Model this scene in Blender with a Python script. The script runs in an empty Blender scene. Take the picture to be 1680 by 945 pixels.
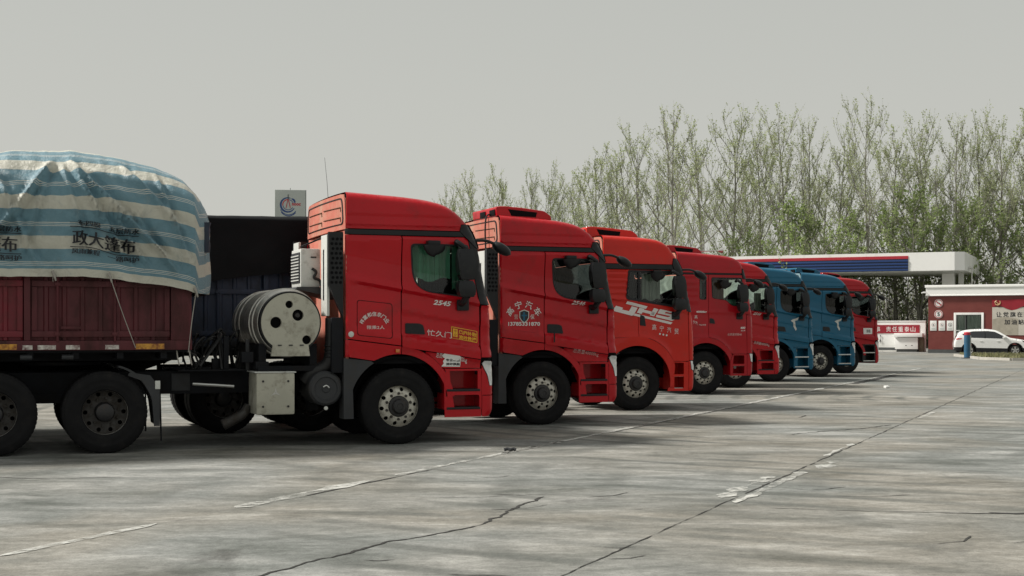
import bpy, bmesh, math, random
import numpy as np
from mathutils import Vector, Matrix, noise
from mathutils.geometry import delaunay_2d_cdt
random.seed(7)
scene = bpy.context.scene
COL = scene.collection
R = math.radians
PI = math.pi

# ------------------------------------------------------------------ camera
cam_data = bpy.data.cameras.new('camera')
cam_data.sensor_width = 36.0
cam_data.lens = 48.0
cam_data.shift_y = 0.0402
cam_data.clip_start = 0.1
cam_data.clip_end = 6000
cam = bpy.data.objects.new('camera', cam_data)
COL.objects.link(cam)
cam.location = (0, 0, 1.6)
cam.rotation_euler = (R(90), 0, 0)
scene.camera = cam

# ------------------------------------------------------------------ sky and sun
SUN_AZ = math.atan2(-0.995, 0.05)      # clockwise from +Y
SUN_EL = R(46)
world = bpy.data.worlds.new('World')
scene.world = world
world.use_nodes = True
wt = world.node_tree
wt.nodes.clear()
wo = wt.nodes.new('ShaderNodeOutputWorld')
sky = wt.nodes.new('ShaderNodeTexSky')
sky.sky_type = 'NISHITA'
sky.sun_disc = False
sky.sun_elevation = SUN_EL
sky.sun_rotation = SUN_AZ
sky.air_density = 1.0
sky.dust_density = 6.0
sky.ozone_density = 1.0
hs = wt.nodes.new('ShaderNodeHueSaturation')
hs.inputs['Saturation'].default_value = 0.25
wt.links.new(sky.outputs[0], hs.inputs['Color'])
bg1 = wt.nodes.new('ShaderNodeBackground')
bg1.inputs[1].default_value = 0.09
wt.links.new(hs.outputs[0], bg1.inputs[0])
bg2 = wt.nodes.new('ShaderNodeBackground')      # high thin overcast
bg2.inputs[0].default_value = (0.545, 0.553, 0.512, 1)
bg2.inputs[1].default_value = 1.0
wtc = wt.nodes.new('ShaderNodeTexCoord'); wsx = wt.nodes.new('ShaderNodeSeparateXYZ')
wt.links.new(wtc.outputs['Generated'], wsx.inputs[0])
wr = wt.nodes.new('ShaderNodeValToRGB')               # haze: paler towards the horizon
wr.color_ramp.elements[0].position = 0.0; wr.color_ramp.elements[0].color = (0.655, 0.652, 0.598, 1)
wr.color_ramp.elements[1].position = 0.30; wr.color_ramp.elements[1].color = (0.535, 0.548, 0.512, 1)
wt.links.new(wsx.outputs['Z'], wr.inputs[0]); wt.links.new(wr.outputs[0], bg2.inputs[0])
wm = wt.nodes.new('ShaderNodeMixShader')
wm.inputs[0].default_value = 0.86
wt.links.new(bg1.outputs[0], wm.inputs[1])
wt.links.new(bg2.outputs[0], wm.inputs[2])
wt.links.new(wm.outputs[0], wo.inputs[0])

sd = bpy.data.lights.new('sun', 'SUN')
sd.energy = 5.0
sd.angle = R(9)
sd.color = (1.0, 0.955, 0.885)
sun = bpy.data.objects.new('sun', sd)
COL.objects.link(sun)
to_sun = Vector((math.sin(SUN_AZ) * math.cos(SUN_EL), math.cos(SUN_AZ) * math.cos(SUN_EL), math.sin(SUN_EL)))
sun.rotation_euler = (-to_sun).to_track_quat('-Z', 'Y').to_euler()

scene.view_settings.view_transform = 'Standard'
scene.view_settings.look = 'None'
scene.view_settings.exposure = 0.0
scene.view_settings.gamma = 1.0
scene.cycles.max_bounces = 6
scene.cycles.transparent_max_bounces = 12
scene.cycles.sample_clamp_indirect = 4

# ------------------------------------------------------------------ materials
def nt(name):
    m = bpy.data.materials.new(name)
    m.use_nodes = True
    t = m.node_tree
    return m, t, t.nodes['Principled BSDF']

def noise_node(t, scale, detail=4, rough=0.55, vec=None, dist=0.0):
    n = t.nodes.new('ShaderNodeTexNoise')
    n.inputs['Scale'].default_value = scale
    n.inputs['Detail'].default_value = detail
    n.inputs['Roughness'].default_value = rough
    n.inputs['Distortion'].default_value = dist
    if vec is not None:
        t.links.new(vec, n.inputs['Vector'])
    return n

def ramp(t, src, p0, p1, c0=(0, 0, 0, 1), c1=(1, 1, 1, 1)):
    r = t.nodes.new('ShaderNodeValToRGB')
    r.color_ramp.elements[0].position = p0
    r.color_ramp.elements[1].position = p1
    r.color_ramp.elements[0].color = c0
    r.color_ramp.elements[1].color = c1
    t.links.new(src, r.inputs[0])
    return r

def mixc(t, fac, a, b, mode='MIX'):
    m = t.nodes.new('ShaderNodeMix')
    m.data_type = 'RGBA'
    m.blend_type = mode
    for sock, v in ((m.inputs[0], fac), (m.inputs[6], a), (m.inputs[7], b)):
        if hasattr(v, 'is_output'):
            t.links.new(v, sock)
        elif isinstance(v, (int, float)):
            sock.default_value = v
        else:
            sock.default_value = (v[0], v[1], v[2], 1)
    return m.outputs[2]

def objvec(t, sc=None, rot=None):
    tc = t.nodes.new('ShaderNodeTexCoord')
    if sc is None and rot is None:
        return tc.outputs['Object']
    mp = t.nodes.new('ShaderNodeMapping')
    if sc: mp.inputs['Scale'].default_value = sc
    if rot: mp.inputs['Rotation'].default_value = rot
    t.links.new(tc.outputs['Object'], mp.inputs['Vector'])
    return mp.outputs[0]

def M(name, col, rough=0.5, metal=0.0, coat=0.0, var=0.12, vs=3.0, dirt=None, damt=0.0, ds=5.0, bump=0.0, bs=40.0, streak=None, spec=None):
    """plain painted / metal / plastic surface with slight tone variation, grime and fine relief"""
    m, t, b = nt(name)
    v = objvec(t, streak) if streak else objvec(t)
    n = noise_node(t, vs, 5, 0.6, v)
    lo = tuple(c * (1 - var) for c in col)
    hi = tuple(min(1, c * (1 + var)) for c in col)
    c = mixc(t, ramp(t, n.outputs[0], 0.3, 0.7).outputs[0], lo, hi)
    if dirt:
        n2 = noise_node(t, ds, 8, 0.68, v)
        f = ramp(t, n2.outputs[0], 0.62 - damt * 0.35, 0.8 - damt * 0.2)
        c = mixc(t, f.outputs[0], c, dirt)
        rr = ramp(t, f.outputs[0], 0, 1, (rough,) * 3 + (1,), (min(1, rough + 0.35),) * 3 + (1,))
        t.links.new(rr.outputs[0], b.inputs['Roughness'])
    else:
        b.inputs['Roughness'].default_value = rough
    t.links.new(c, b.inputs['Base Color'])
    b.inputs['Metallic'].default_value = metal
    if spec is not None: b.inputs['Specular IOR Level'].default_value = spec
    b.inputs['Coat Weight'].default_value = coat
    b.inputs['Coat Roughness'].default_value = 0.05
    if bump:
        n3 = noise_node(t, bs, 4, 0.6, v)
        bp = t.nodes.new('ShaderNodeBump')
        bp.inputs['Strength'].default_value = bump
        bp.inputs['Distance'].default_value = 0.01
        t.links.new(n3.outputs[0], bp.inputs['Height'])
        t.links.new(bp.outputs[0], b.inputs['Normal'])
    return m

def glass(name, tint, refl=0.9):
    m, t, b = nt(name)
    t.nodes.remove(b)
    out = t.nodes['Material Output']
    tr = t.nodes.new('ShaderNodeBsdfTransparent')
    tr.inputs[0].default_value = (*tint, 1)
    gl = t.nodes.new('ShaderNodeBsdfGlossy')
    gl.inputs['Roughness'].default_value = 0.03
    gl.inputs[0].default_value = (refl, refl, refl, 1)
    fr = t.nodes.new('ShaderNodeFresnel')
    fr.inputs[0].default_value = 1.5
    mx = t.nodes.new('ShaderNodeMixShader')
    t.links.new(fr.outputs[0], mx.inputs[0])
    t.links.new(tr.outputs[0], mx.inputs[1])
    t.links.new(gl.outputs[0], mx.inputs[2])
    t.links.new(mx.outputs[0], out.inputs[0])
    return m

DUST = (0.20, 0.17, 0.13)
mat = {}
PK = dict(var=0.10, vs=1.1, coat=0.34, spec=0.16)
mat['red'] = M('red_paint', (0.455, 0.004, 0.011), 0.34, dirt=(0.29, 0.014, 0.016), damt=0.26, ds=2.2, **PK)
mat['red2'] = M('red_paint_b', (0.44, 0.004, 0.011), 0.36, dirt=(0.28, 0.014, 0.016), damt=0.30, ds=2.6, **PK)
mat['orange'] = M('orange_red_paint', (0.56, 0.016, 0.008), 0.34, dirt=(0.42, 0.03, 0.02), damt=0.22, ds=2.2, **PK)
mat['crimson'] = M('crimson_paint', (0.37, 0.004, 0.011), 0.36, dirt=(0.27, 0.018, 0.02), damt=0.24, ds=2.4, **PK)
mat['blue'] = M('blue_paint', (0.008, 0.108, 0.195), 0.34, dirt=(0.025, 0.11, 0.17), damt=0.22, ds=2.4, **PK)
mat['glarered'] = M('glare_dust_red', (0.52, 0.17, 0.125), 0.75, var=0.12, vs=2.0, dirt=(0.50, 0.30, 0.22), damt=0.45, ds=3, spec=0.2)  # cab backs: sun glare on dusty red painted in as a paler colour
mat['glareblue'] = M('glare_dust_blue', (0.20, 0.30, 0.34), 0.75, var=0.12, vs=2.0, spec=0.2)  # blue cab backs, with the same pale glare put into the colour
mat['black'] = M('black_plastic', (0.012, 0.013, 0.015), 0.42, var=0.2, dirt=(0.030, 0.030, 0.030), damt=0.25, spec=0.3)
mat['liner'] = M('cab_inner_black', (0.006, 0.006, 0.007), 0.8, var=0.1, spec=0.1)
mat['dark'] = M('dark_chassis', (0.008, 0.009, 0.012), 0.65, var=0.3, dirt=(0.020, 0.018, 0.017), damt=0.35, spec=0.2)
mat['guard'] = M('grey_mudguard', (0.026, 0.028, 0.032), 0.6, var=0.2, dirt=(0.05, 0.048, 0.046), damt=0.35)
mat['rubber'] = M('tyre_rubber', (0.009, 0.009, 0.010), 0.78, var=0.25, vs=6, dirt=(0.024, 0.022, 0.021), damt=0.28, ds=7, bump=0.25, bs=90, spec=0.2)
mat['steel'] = M('wheel_steel', (0.52, 0.50, 0.44), 0.45, 0.35, var=0.2, vs=9, dirt=(0.10, 0.08, 0.06), damt=0.3, ds=14)
mat['steeld'] = M('dirty_wheel_steel', (0.055, 0.052, 0.05), 0.55, 0.4, var=0.3, vs=9, dirt=(0.05, 0.04, 0.03), damt=0.5, ds=14)
mat['rimlip'] = M('rim_flange', (0.40, 0.39, 0.37), 0.4, 0.6, var=0.2, dirt=(0.12, 0.10, 0.08), damt=0.4, ds=10)
mat['hub'] = M('greasy_hub', (0.014, 0.014, 0.016), 0.45, var=0.3, dirt=(0.05, 0.04, 0.035), damt=0.35, ds=12)
mat['alloy'] = M('bright_metal', (0.55, 0.55, 0.53), 0.32, 0.8, var=0.1)
mat['tank'] = M('stainless_tank', (0.46, 0.45, 0.42), 0.36, 0.75, var=0.12, vs=2, dirt=(0.16, 0.14, 0.11), damt=0.3, ds=6)
mat['cream'] = M('cream_panel', (0.46, 0.45, 0.375), 0.5, 0.1, var=0.1, dirt=(0.20, 0.18, 0.14), damt=0.36, ds=6)
mat['white'] = M('white_paint', (0.78, 0.78, 0.76), 0.45, var=0.04, dirt=(0.45, 0.43, 0.38), damt=0.12, ds=3)
mat['offwhite'] = M('offwhite_metal', (0.60, 0.61, 0.58), 0.5, var=0.06, dirt=(0.30, 0.28, 0.24), damt=0.25, ds=6)
mat['letter'] = M('white_lettering', (0.74, 0.72, 0.70), 0.5, var=0.05)
mat['pinkletter'] = M('faded_lettering', (0.62, 0.42, 0.40), 0.5, var=0.1)
mat['ink'] = M('black_ink', (0.012, 0.013, 0.018), 0.6, var=0.1)
mat['yellow'] = M('yellow_sticker', (0.75, 0.42, 0.02), 0.5, var=0.08)
mat['lens'] = M('headlight_lens', (0.70, 0.71, 0.72), 0.12, 0.2, coat=1.0, var=0.05)
mat['amber'] = M('amber_lens', (0.55, 0.16, 0.02), 0.2, coat=0.8, var=0.05)
mat['cloth'] = M('dark_seat_cloth', (0.030, 0.030, 0.032), 0.9, var=0.2)
mat['greencloth'] = M('green_curtain', (0.15, 0.40, 0.28), 0.85, var=0.15, vs=2, bump=0.3, bs=8)
mat['palecloth'] = M('pale_curtain', (0.42, 0.44, 0.40), 0.9, var=0.2, vs=3)
mat['browncloth'] = M('brown_curtain', (0.16, 0.075, 0.045), 0.9, var=0.2, vs=4)
mat['glass'] = glass('tinted_glass', (0.80, 0.90, 0.85))
mat['dglass'] = glass('dark_glass', (0.30, 0.34, 0.34))
mat['carglass'] = M('car_privacy_glass', (0.008, 0.009, 0.012), 0.06, coat=1.0, var=0.05)
mat['hosemat'] = M('black_hose', (0.012, 0.012, 0.013), 0.55, var=0.2)

# ------------------------------------------------------------------ mesh helpers
def link_mesh(name, verts, faces, material, parent=None, smooth=35, mats=None, midx=None):
    me = bpy.data.meshes.new(name)
    me.from_pydata([tuple(v) for v in verts], [], faces)
    for mm in (mats or [material]):
        me.materials.append(mm)
    if midx:
        me.polygons.foreach_set('material_index', midx)
    if smooth:
        me.polygons.foreach_set('use_smooth', [True] * len(me.polygons))
        me.set_sharp_from_angle(angle=R(smooth))
    me.update()
    o = bpy.data.objects.new(name, me)
    COL.objects.link(o)
    if parent is not None:
        o.parent = parent
    return o

def empty(name, loc=(0, 0, 0), rz=0.0, label=None, cat=None, group=None, kind=None):
    o = bpy.data.objects.new(name, None)
    COL.objects.link(o)
    o.location = loc
    o.rotation_euler = (0, 0, rz)
    tag(o, label, cat, group, kind)
    return o

def tag(o, label=None, cat=None, group=None, kind=None):
    if label: o['label'] = label
    if cat: o['category'] = cat
    if group: o['group'] = group
    if kind: o['kind'] = kind
    return o

def share(name, me, parent, loc=(0, 0, 0), rot=(0, 0, 0)):
    o = bpy.data.objects.new(name, me)
    COL.objects.link(o)
    o.parent = parent
    o.location = loc
    o.rotation_euler = rot
    return o

class MB:
    """collects simple shapes for one mesh"""
    def __init__(self):
        self.v = []; self.f = []
    def add(self, vs, fs):
        n = len(self.v)
        self.v += [Vector(p) for p in vs]
        self.f += [tuple(i + n for i in f) for f in fs]
    def box(self, x0, x1, y0, y1, z0, z1, bev=0.0):
        if bev <= 0:
            vs = [(x, y, z) for x in (x0, x1) for y in (y0, y1) for z in (z0, z1)]
            self.add(vs, [(0, 1, 3, 2), (4, 6, 7, 5), (0, 4, 5, 1), (2, 3, 7, 6), (0, 2, 6, 4), (1, 5, 7, 3)])
        else:
            bm = bmesh.new()
            bmesh.ops.create_cube(bm, size=1)
            for vv in bm.verts:
                vv.co = Vector(((x0 + x1) / 2 + vv.co.x * (x1 - x0), (y0 + y1) / 2 + vv.co.y * (y1 - y0), (z0 + z1) / 2 + vv.co.z * (z1 - z0)))
            bmesh.ops.bevel(bm, geom=bm.edges[:], offset=bev, segments=2, affect='EDGES', profile=0.6)
            bm.verts.index_update()
            self.add([vv.co.copy() for vv in bm.verts], [[vv.index for vv in ff.verts] for ff in bm.faces])
            bm.free()
        return self
    def lathe(self, prof, n=40, axis='y', c=(0, 0, 0), close=False):
        """prof: (radius, along)"""
        vs = []; fs = []
        for r_, a in prof:
            for k in range(n):
                t = 2 * PI * k / n
                p, q = r_ * math.cos(t), r_ * math.sin(t)
                if axis == 'y': vs.append((c[0] + p, c[1] + a, c[2] + q))
                elif axis == 'z': vs.append((c[0] + p, c[1] + q, c[2] + a))
                else: vs.append((c[0] + a, c[1] + p, c[2] + q))
        for i in range(len(prof) - 1):
            for k in range(n):
                k2 = (k + 1) % n
                fs.append((i * n + k, i * n + k2, (i + 1) * n + k2, (i + 1) * n + k))
        if close:
            fs.append(tuple(range(n)))
            fs.append(tuple((len(prof) - 1) * n + k for k in reversed(range(n))))
        self.add(vs, fs)
        return self
    def cyl(self, p0, p1, r0, r1=None, n=16, cap=True):
        p0 = Vector(p0); p1 = Vector(p1)
        if r1 is None: r1 = r0
        d = (p1 - p0).normalized()
        u = d.orthogonal().normalized(); w = d.cross(u)
        vs = []; 
        for p, r_ in ((p0, r0), (p1, r1)):
            for k in range(n):
                t = 2 * PI * k / n
                vs.append(p + u * (r_ * math.cos(t)) + w * (r_ * math.sin(t)))
        fs = [(k, (k + 1) % n, n + (k + 1) % n, n + k) for k in range(n)]
        if cap:
            fs.append(tuple(reversed(range(n)))); fs.append(tuple(range(n, 2 * n)))
        self.add(vs, fs)
        return self
    def tube(self, pts, r, n=8, r1=None):
        pts = [Vector(p) for p in pts]
        vs = []; fs = []
        u = None
        for i, p in enumerate(pts):
            d = (pts[min(i + 1, len(pts) - 1)] - pts[max(i - 1, 0)]).normalized()
            if u is None: u = d.orthogonal().normalized()
            u = (u - d * u.dot(d)).normalized()
            w = d.cross(u)
            rr = r if r1 is None else r + (r1 - r) * i / (len(pts) - 1)
            for k in range(n):
                t = 2 * PI * k / n
                vs.append(p + u * (rr * math.cos(t)) + w * (rr * math.sin(t)))
        for i in range(len(pts) - 1):
            for k in range(n):
                k2 = (k + 1) % n
                fs.append((i * n + k, i * n + k2, (i + 1) * n + k2, (i + 1) * n + k))
        fs.append(tuple(reversed(range(n)))); fs.append(tuple((len(pts) - 1) * n + k for k in range(n)))
        self.add(vs, fs)
        return self
    def prism(self, poly, a0, a1, axis='y'):
        n = len(poly)
        vs = []
        for a in (a0, a1):
            for p, q in poly:
                vs.append((p, a, q) if axis == 'y' else ((p, q, a) if axis == 'z' else (a, p, q)))
        fs = [(k, (k + 1) % n, n + (k + 1) % n, n + k) for k in range(n)]
        fs.append(tuple(reversed(range(n)))); fs.append(tuple(range(n, 2 * n)))
        self.add(vs, fs)
        return self
    def build(self, name, material, parent=None, smooth=35):
        o = link_mesh(name, self.v, self.f, material, parent, smooth)
        bm = bmesh.new(); bm.from_mesh(o.data)
        bmesh.ops.recalc_face_normals(bm, faces=bm.faces[:])
        bm.to_mesh(o.data); bm.free()
        return o

def curve_pts(pts, n=6):
    """Catmull-Rom through 3-D points"""
    P = [Vector(p) for p in pts]
    P = [P[0] * 2 - P[1]] + P + [P[-1] * 2 - P[-2]]
    out = []
    for i in range(1, len(P) - 2):
        for k in range(n):
            t = k / n
            a, b, c, d = P[i - 1], P[i], P[i + 1], P[i + 2]
            out.append(0.5 * ((2 * b) + (c - a) * t + (2 * a - 5 * b + 4 * c - d) * t * t + (3 * b - a - 3 * c + d) * t ** 3))
    out.append(P[-2])
    return out

def inside(p, poly):
    x, y = p; c = False; j = len(poly) - 1
    for i in range(len(poly)):
        xi, yi = poly[i]; xj, yj = poly[j]
        if (yi > y) != (yj > y) and x < (xj - xi) * (y - yi) / (yj - yi) + xi:
            c = not c
        j = i
    return c

def inside_np(P, poly):
    Q = np.array(poly); x = P[:, 0]; y = P[:, 1]
    c = np.zeros(len(P), bool)
    for (xi, yi), (xj, yj) in zip(Q, np.roll(Q, 1, axis=0)):
        if yi == yj: continue
        c ^= ((yi > y) != (yj > y)) & (x < (xj - xi) * (y - yi) / (yj - yi) + xi)
    return c

def poly_dist_np(P, A, B):
    D = B - A; L = np.maximum((D * D).sum(1), 1e-12)
    out = np.full(len(P), 1e9)
    for k in range(len(A)):
        t = np.clip(((P - A[k]) @ D[k]) / L[k], 0, 1)
        d = np.hypot(P[:, 0] - A[k, 0] - t * D[k, 0], P[:, 1] - A[k, 1] - t * D[k, 1])
        np.minimum(out, d, out=out)
    return out

def seg_dist(p, a, b):
    ax, ay = a; bx, by = b
    dx, dy = bx - ax, by - ay
    L = dx * dx + dy * dy
    t = 0 if L < 1e-12 else max(0, min(1, ((p[0] - ax) * dx + (p[1] - ay) * dy) / L))
    return math.hypot(p[0] - ax - t * dx, p[1] - ay - t * dy)

def resample(poly, step):
    out = []
    n = len(poly)
    for i in range(n):
        a, b = poly[i], poly[(i + 1) % n]
        L = math.hypot(b[0] - a[0], b[1] - a[1])
        if L < 1e-6: continue
        k = max(1, int(math.ceil(L / step)))
        for q in range(k):
            out.append((a[0] + (b[0] - a[0]) * q / k, a[1] + (b[1] - a[1]) * q / k))
    return out

def rounded(poly, r, n=5):
    """round the corners of a polygon; r a number or a list"""
    out = []
    N = len(poly)
    for i in range(N):
        rr = r[i] if isinstance(r, (list, tuple)) else r
        p = Vector(poly[i]); a = Vector(poly[i - 1]); b = Vector(poly[(i + 1) % N])
        if rr <= 0:
            out.append(tuple(p)); continue
        da = min(rr, (a - p).length * 0.48); db = min(rr, (b - p).length * 0.48)
        pa = p + (a - p).normalized() * da; pb = p + (b - p).normalized() * db
        for k in range(n + 1):
            t = k / n
            q = pa * (1 - t) ** 2 + p * 2 * t * (1 - t) + pb * t * t
            out.append((q.x, q.y))
    return out

def tri_panel(poly, holes=(), step=0.06, extra=()):
    """triangulate a 2-D polygon with holes on a grid; returns verts2d, tris, boundary edges"""
    loops = [resample(poly, step)] + [resample(h, step) for h in holes]
    pts = []; edges = []
    for lp in loops:
        n0 = len(pts)
        pts += lp
        edges += [(n0 + i, n0 + (i + 1) % len(lp)) for i in range(len(lp))]
    segs = [(pts[a], pts[b]) for a, b in edges]
    xs = [p[0] for p in loops[0]]; ys = [p[1] for p in loops[0]]
    cand = list(extra)
    nx = int((max(xs) - min(xs)) / step) + 1; ny = int((max(ys) - min(ys)) / step) + 1
    for i in range(1, nx + 1):
        for j in range(1, ny + 1):
            cand.append((min(xs) + (i - 0.5 + 0.25 * (j % 2)) * step, min(ys) + (j - 0.5) * step))
    C = np.array(cand)
    ok = inside_np(C, loops[0])
    for h in loops[1:]: ok &= ~inside_np(C, h)
    C = C[ok]
    if len(C):
        C = C[poly_dist_np(C, np.array([s[0] for s in segs]), np.array([s[1] for s in segs])) > step * 0.3]
        pts = pts + [tuple(map(float, p)) for p in C]
    res = delaunay_2d_cdt([Vector(p) for p in pts], edges, [], 0, 1e-5)
    V = [(p.x, p.y) for p in res[0]]
    tri = np.array([f for f in res[2]])
    VA = np.array(V)
    cen = VA[tri].mean(axis=1)
    ok = inside_np(cen, loops[0])
    for h in loops[1:]: ok &= ~inside_np(cen, h)
    F = [tuple(int(i) for i in f) for f in tri[ok]]
    cnt = {}
    for f in F:
        for i in range(3):
            a, b = f[i], f[(i + 1) % 3]
            if (b, a) in cnt: del cnt[(b, a)]
            else: cnt[(a, b)] = 1
    return V, F, list(cnt.keys())

def panel(name, poly, mapf, material, parent, holes=(), step=0.06, thick=0.025, off=0.0, extra=(), flip=False, smooth=35):
    """sheet panel on a curved body: mapf(s, z, offset) -> point; rim folded inward"""
    V, F, B = tri_panel(poly, holes, step, extra)
    n = len(V)
    if hasattr(mapf, 'batch'):
        both = mapf.batch(V)
        vs = [mapf.place(s, w + off, z) for (s, z), w in zip(V, both)]
    else:
        both = None
        vs = [mapf(s, z, off) for s, z in V]
    fs = [tuple(reversed(f)) if flip else f for f in F]
    if thick:
        idx = {}
        for a, b in B:
            for q in (a, b):
                if q not in idx:
                    idx[q] = len(vs)
                    vs.append(mapf(V[q][0], V[q][1], off - thick) if both is None else mapf.place(V[q][0], both[q] + off - thick, V[q][1]))
            fs.append((a, b, idx[b], idx[a]) if flip else (b, a, idx[a], idx[b]))
    return link_mesh(name, vs, fs, material, parent, smooth)

# text: returns vertices in a unit box and faces
_tc = {}
def text_geo(body, shear=0.0, bold=0.0, keep=True):
    key = (body, shear, bold)
    if key in _tc: return _tc[key]
    cu = bpy.data.curves.new('txt', 'FONT')
    cu.body = body
    cu.size = 1.0
    cu.shear = shear
    cu.offset = bold
    cu.resolution_u = 2
    ob = bpy.data.objects.new('txt', cu)
    COL.objects.link(ob)
    dg = bpy.context.evaluated_depsgraph_get()
    me = bpy.data.meshes.new_from_object(ob.evaluated_get(dg))
    vs = [v.co.copy() for v in me.vertices]
    fs = [tuple(p.vertices) for p in me.polygons]
    bpy.data.objects.remove(ob); bpy.data.curves.remove(cu); bpy.data.meshes.remove(me)
    x0 = min(v.x for v in vs); x1 = max(v.x for v in vs); y0 = min(v.y for v in vs); y1 = max(v.y for v in vs)
    V = [((v.x - x0) / max(1e-6, x1 - x0), (v.y - y0) / max(1e-6, y1 - y0)) for v in vs]
    _tc[key] = (V, fs, (x1 - x0) / max(1e-6, (y1 - y0)))
    return _tc[key]

def lettering(name, body, mapf, box, material, parent, shear=0.0, bold=0.0, off=0.004, slope=0.0, flip=False):
    """text fitted into box (s0, s1, z0, z1), slope = dz/ds"""
    V, F, asp = text_geo(body, shear, bold)
    s0, s1, z0, z1 = box
    Q = [(s0 + u * (s1 - s0), z0 + w * (z1 - z0) + slope * u * (s1 - s0)) for u, w in V]
    if hasattr(mapf, 'batch'):
        vs = [mapf.place(s, w + off, z) for (s, z), w in zip(Q, mapf.batch(Q))]
    else:
        vs = [mapf(s, z, off) for s, z in Q]
    fs = [tuple(reversed(f)) if flip else f for f in F]
    return link_mesh(name, vs, fs, material, parent, 0)

def smooth01(a, b, x):
    t = max(0.0, min(1.0, (x - a) / (b - a)))
    return t * t * (3 - 2 * t)

def lerp_tab(tab, x):
    if x <= tab[0][0]: return tab[0][1]
    for (a, va), (b, vb) in zip(tab, tab[1:]):
        if x <= b: return va + (vb - va) * (x - a) / (b - a)
    return tab[-1][1]
# ------------------------------------------------------------------ wheels (shared meshes)
HOLD = bpy.data.objects.new('hold', None)
def grab(o):
    me = o.data
    bpy.data.objects.remove(o)
    return me

def make_wheel_meshes():
    out = {}
    # tyre, axis y, outer face towards +y
    prof = [(0.285, -0.135), (0.30, -0.150), (0.36, -0.158), (0.44, -0.160), (0.495, -0.150), (0.520, -0.135)]
    for g in (-0.085, 0.0, 0.085):
        prof += [(0.528, g - 0.036), (0.528, g - 0.010), (0.514, g - 0.008), (0.514, g + 0.008), (0.528, g + 0.010), (0.528, g + 0.036)]
    prof += [(0.520, 0.135), (0.507, 0.146), (0.500, 0.146), (0.492, 0.152), (0.44, 0.160), (0.425, 0.163), (0.415, 0.160), (0.36, 0.158), (0.345, 0.160), (0.335, 0.156), (0.30, 0.150), (0.285, 0.135)]
    b = MB().lathe(prof, 56)
    # shoulder lugs
    for k in range(56):
        t = 2 * PI * k / 56
        c, s = math.cos(t), math.sin(t)
        tx, tz = -s, c
        for side in (-1, 1):
            vs = []
            for rr, yy in ((0.505, 0.150), (0.531, 0.128), (0.531, 0.100), (0.505, 0.100)):
                for w in (-0.018, 0.018):
                    vs.append((rr * c + tx * w, side * yy, rr * s + tz * w))
            b.add(vs, [(0, 2, 3, 1), (2, 4, 5, 3), (0, 6, 4, 2), (1, 3, 5, 7)])
    out['tyre'] = grab(b.build('tyre', mat['rubber']))
    # front rim: flange + convex disc
    b = MB().lathe([(0.286, 0.02), (0.282, 0.10), (0.290, 0.138), (0.300, 0.146), (0.301, 0.140), (0.292, 0.125)], 48)
    out['lip'] = grab(b.build('rim', mat['rimlip']))
    def disc_with_holes(rhole, hr, nh, yf, r0, r1, n=60):
        # polar disc in 2-D with hand holes, pressed to profile yf(r)
        outer = [(r1 * math.cos(2 * PI * k / n), r1 * math.sin(2 * PI * k / n)) for k in range(n)]
        hs_ = []
        for k in range(nh):
            t = 2 * PI * (k + 0.3) / nh
            hs_.append([(rhole * math.cos(t) + hr * math.cos(q) , rhole * math.sin(t) + hr * math.sin(q)) for q in [2 * PI * j / 12 for j in range(12)]])
        inner = [(r0 * math.cos(2 * PI * k / 24), r0 * math.sin(2 * PI * k / 24)) for k in range(24)]
        return outer, hs_ + [inner]
    def yf_front(r): return lerp_tab([(0.0, 0.140), (0.20, 0.140), (0.235, 0.125), (0.29, 0.075)], r)
    o_, h_ = disc_with_holes(0.238, 0.028, 10, None, 0.10, 0.284)
    ob = panel('disc', o_, lambda x, z, off: Vector((x, yf_front(math.hypot(x, z)) + off, z)), mat['steel'], None, holes=h_, step=0.03, thick=0.02, flip=True)
    out['discf'] = grab(ob)
    b = MB()
    for k in range(10):
        t = 2 * PI * k / 10
        b.cyl((0.178 * math.cos(t), 0.138, 0.178 * math.sin(t)), (0.178 * math.cos(t), 0.168, 0.178 * math.sin(t)), 0.021, 0.016, 8)
    out['nutsf'] = grab(b.build('nut_ring', mat['steeld']))
    b = MB().lathe([(0.148, 0.10), (0.148, 0.15), (0.138, 0.165), (0.105, 0.17), (0.10, 0.205), (0.085, 0.222), (0.045, 0.226), (0.04, 0.218), (0.0, 0.218)], 32)
    out['hubf'] = grab(b.build('hub', mat['hub']))
    b = MB().lathe([(0.275, 0.0), (0.27, -0.06), (0.10, -0.075), (0.0, -0.075)], 32)
    out['drum'] = grab(b.build('brake_drum', mat['liner']))
    # drive wheel: deep dish
    def yf_rear(r): return lerp_tab([(0.0, -0.02), (0.20, -0.02), (0.25, 0.0), (0.285, 0.03)], r)
    ob = panel('disc', o_, lambda x, z, off: Vector((x, yf_rear(math.hypot(x, z)) + off, z)), mat['steeld'], None, holes=h_, step=0.03, thick=0.02, flip=True)
    out['discr'] = grab(ob)
    b = MB()
    for k in range(10):
        t = 2 * PI * k / 10
        b.cyl((0.178 * math.cos(t), -0.02, 0.178 * math.sin(t)), (0.178 * math.cos(t), 0.015, 0.178 * math.sin(t)), 0.018, 0.014, 8)
    out['nutsr'] = grab(b.build('nut_ring', mat['steeld']))
    b = MB().lathe([(0.128, -0.03), (0.128, 0.05), (0.115, 0.085), (0.11, 0.12), (0.095, 0.13), (0.0, 0.13)], 28)
    out['hubr'] = grab(b.build('hub', mat['hub']))
    return out
WM = make_wheel_meshes()

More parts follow.
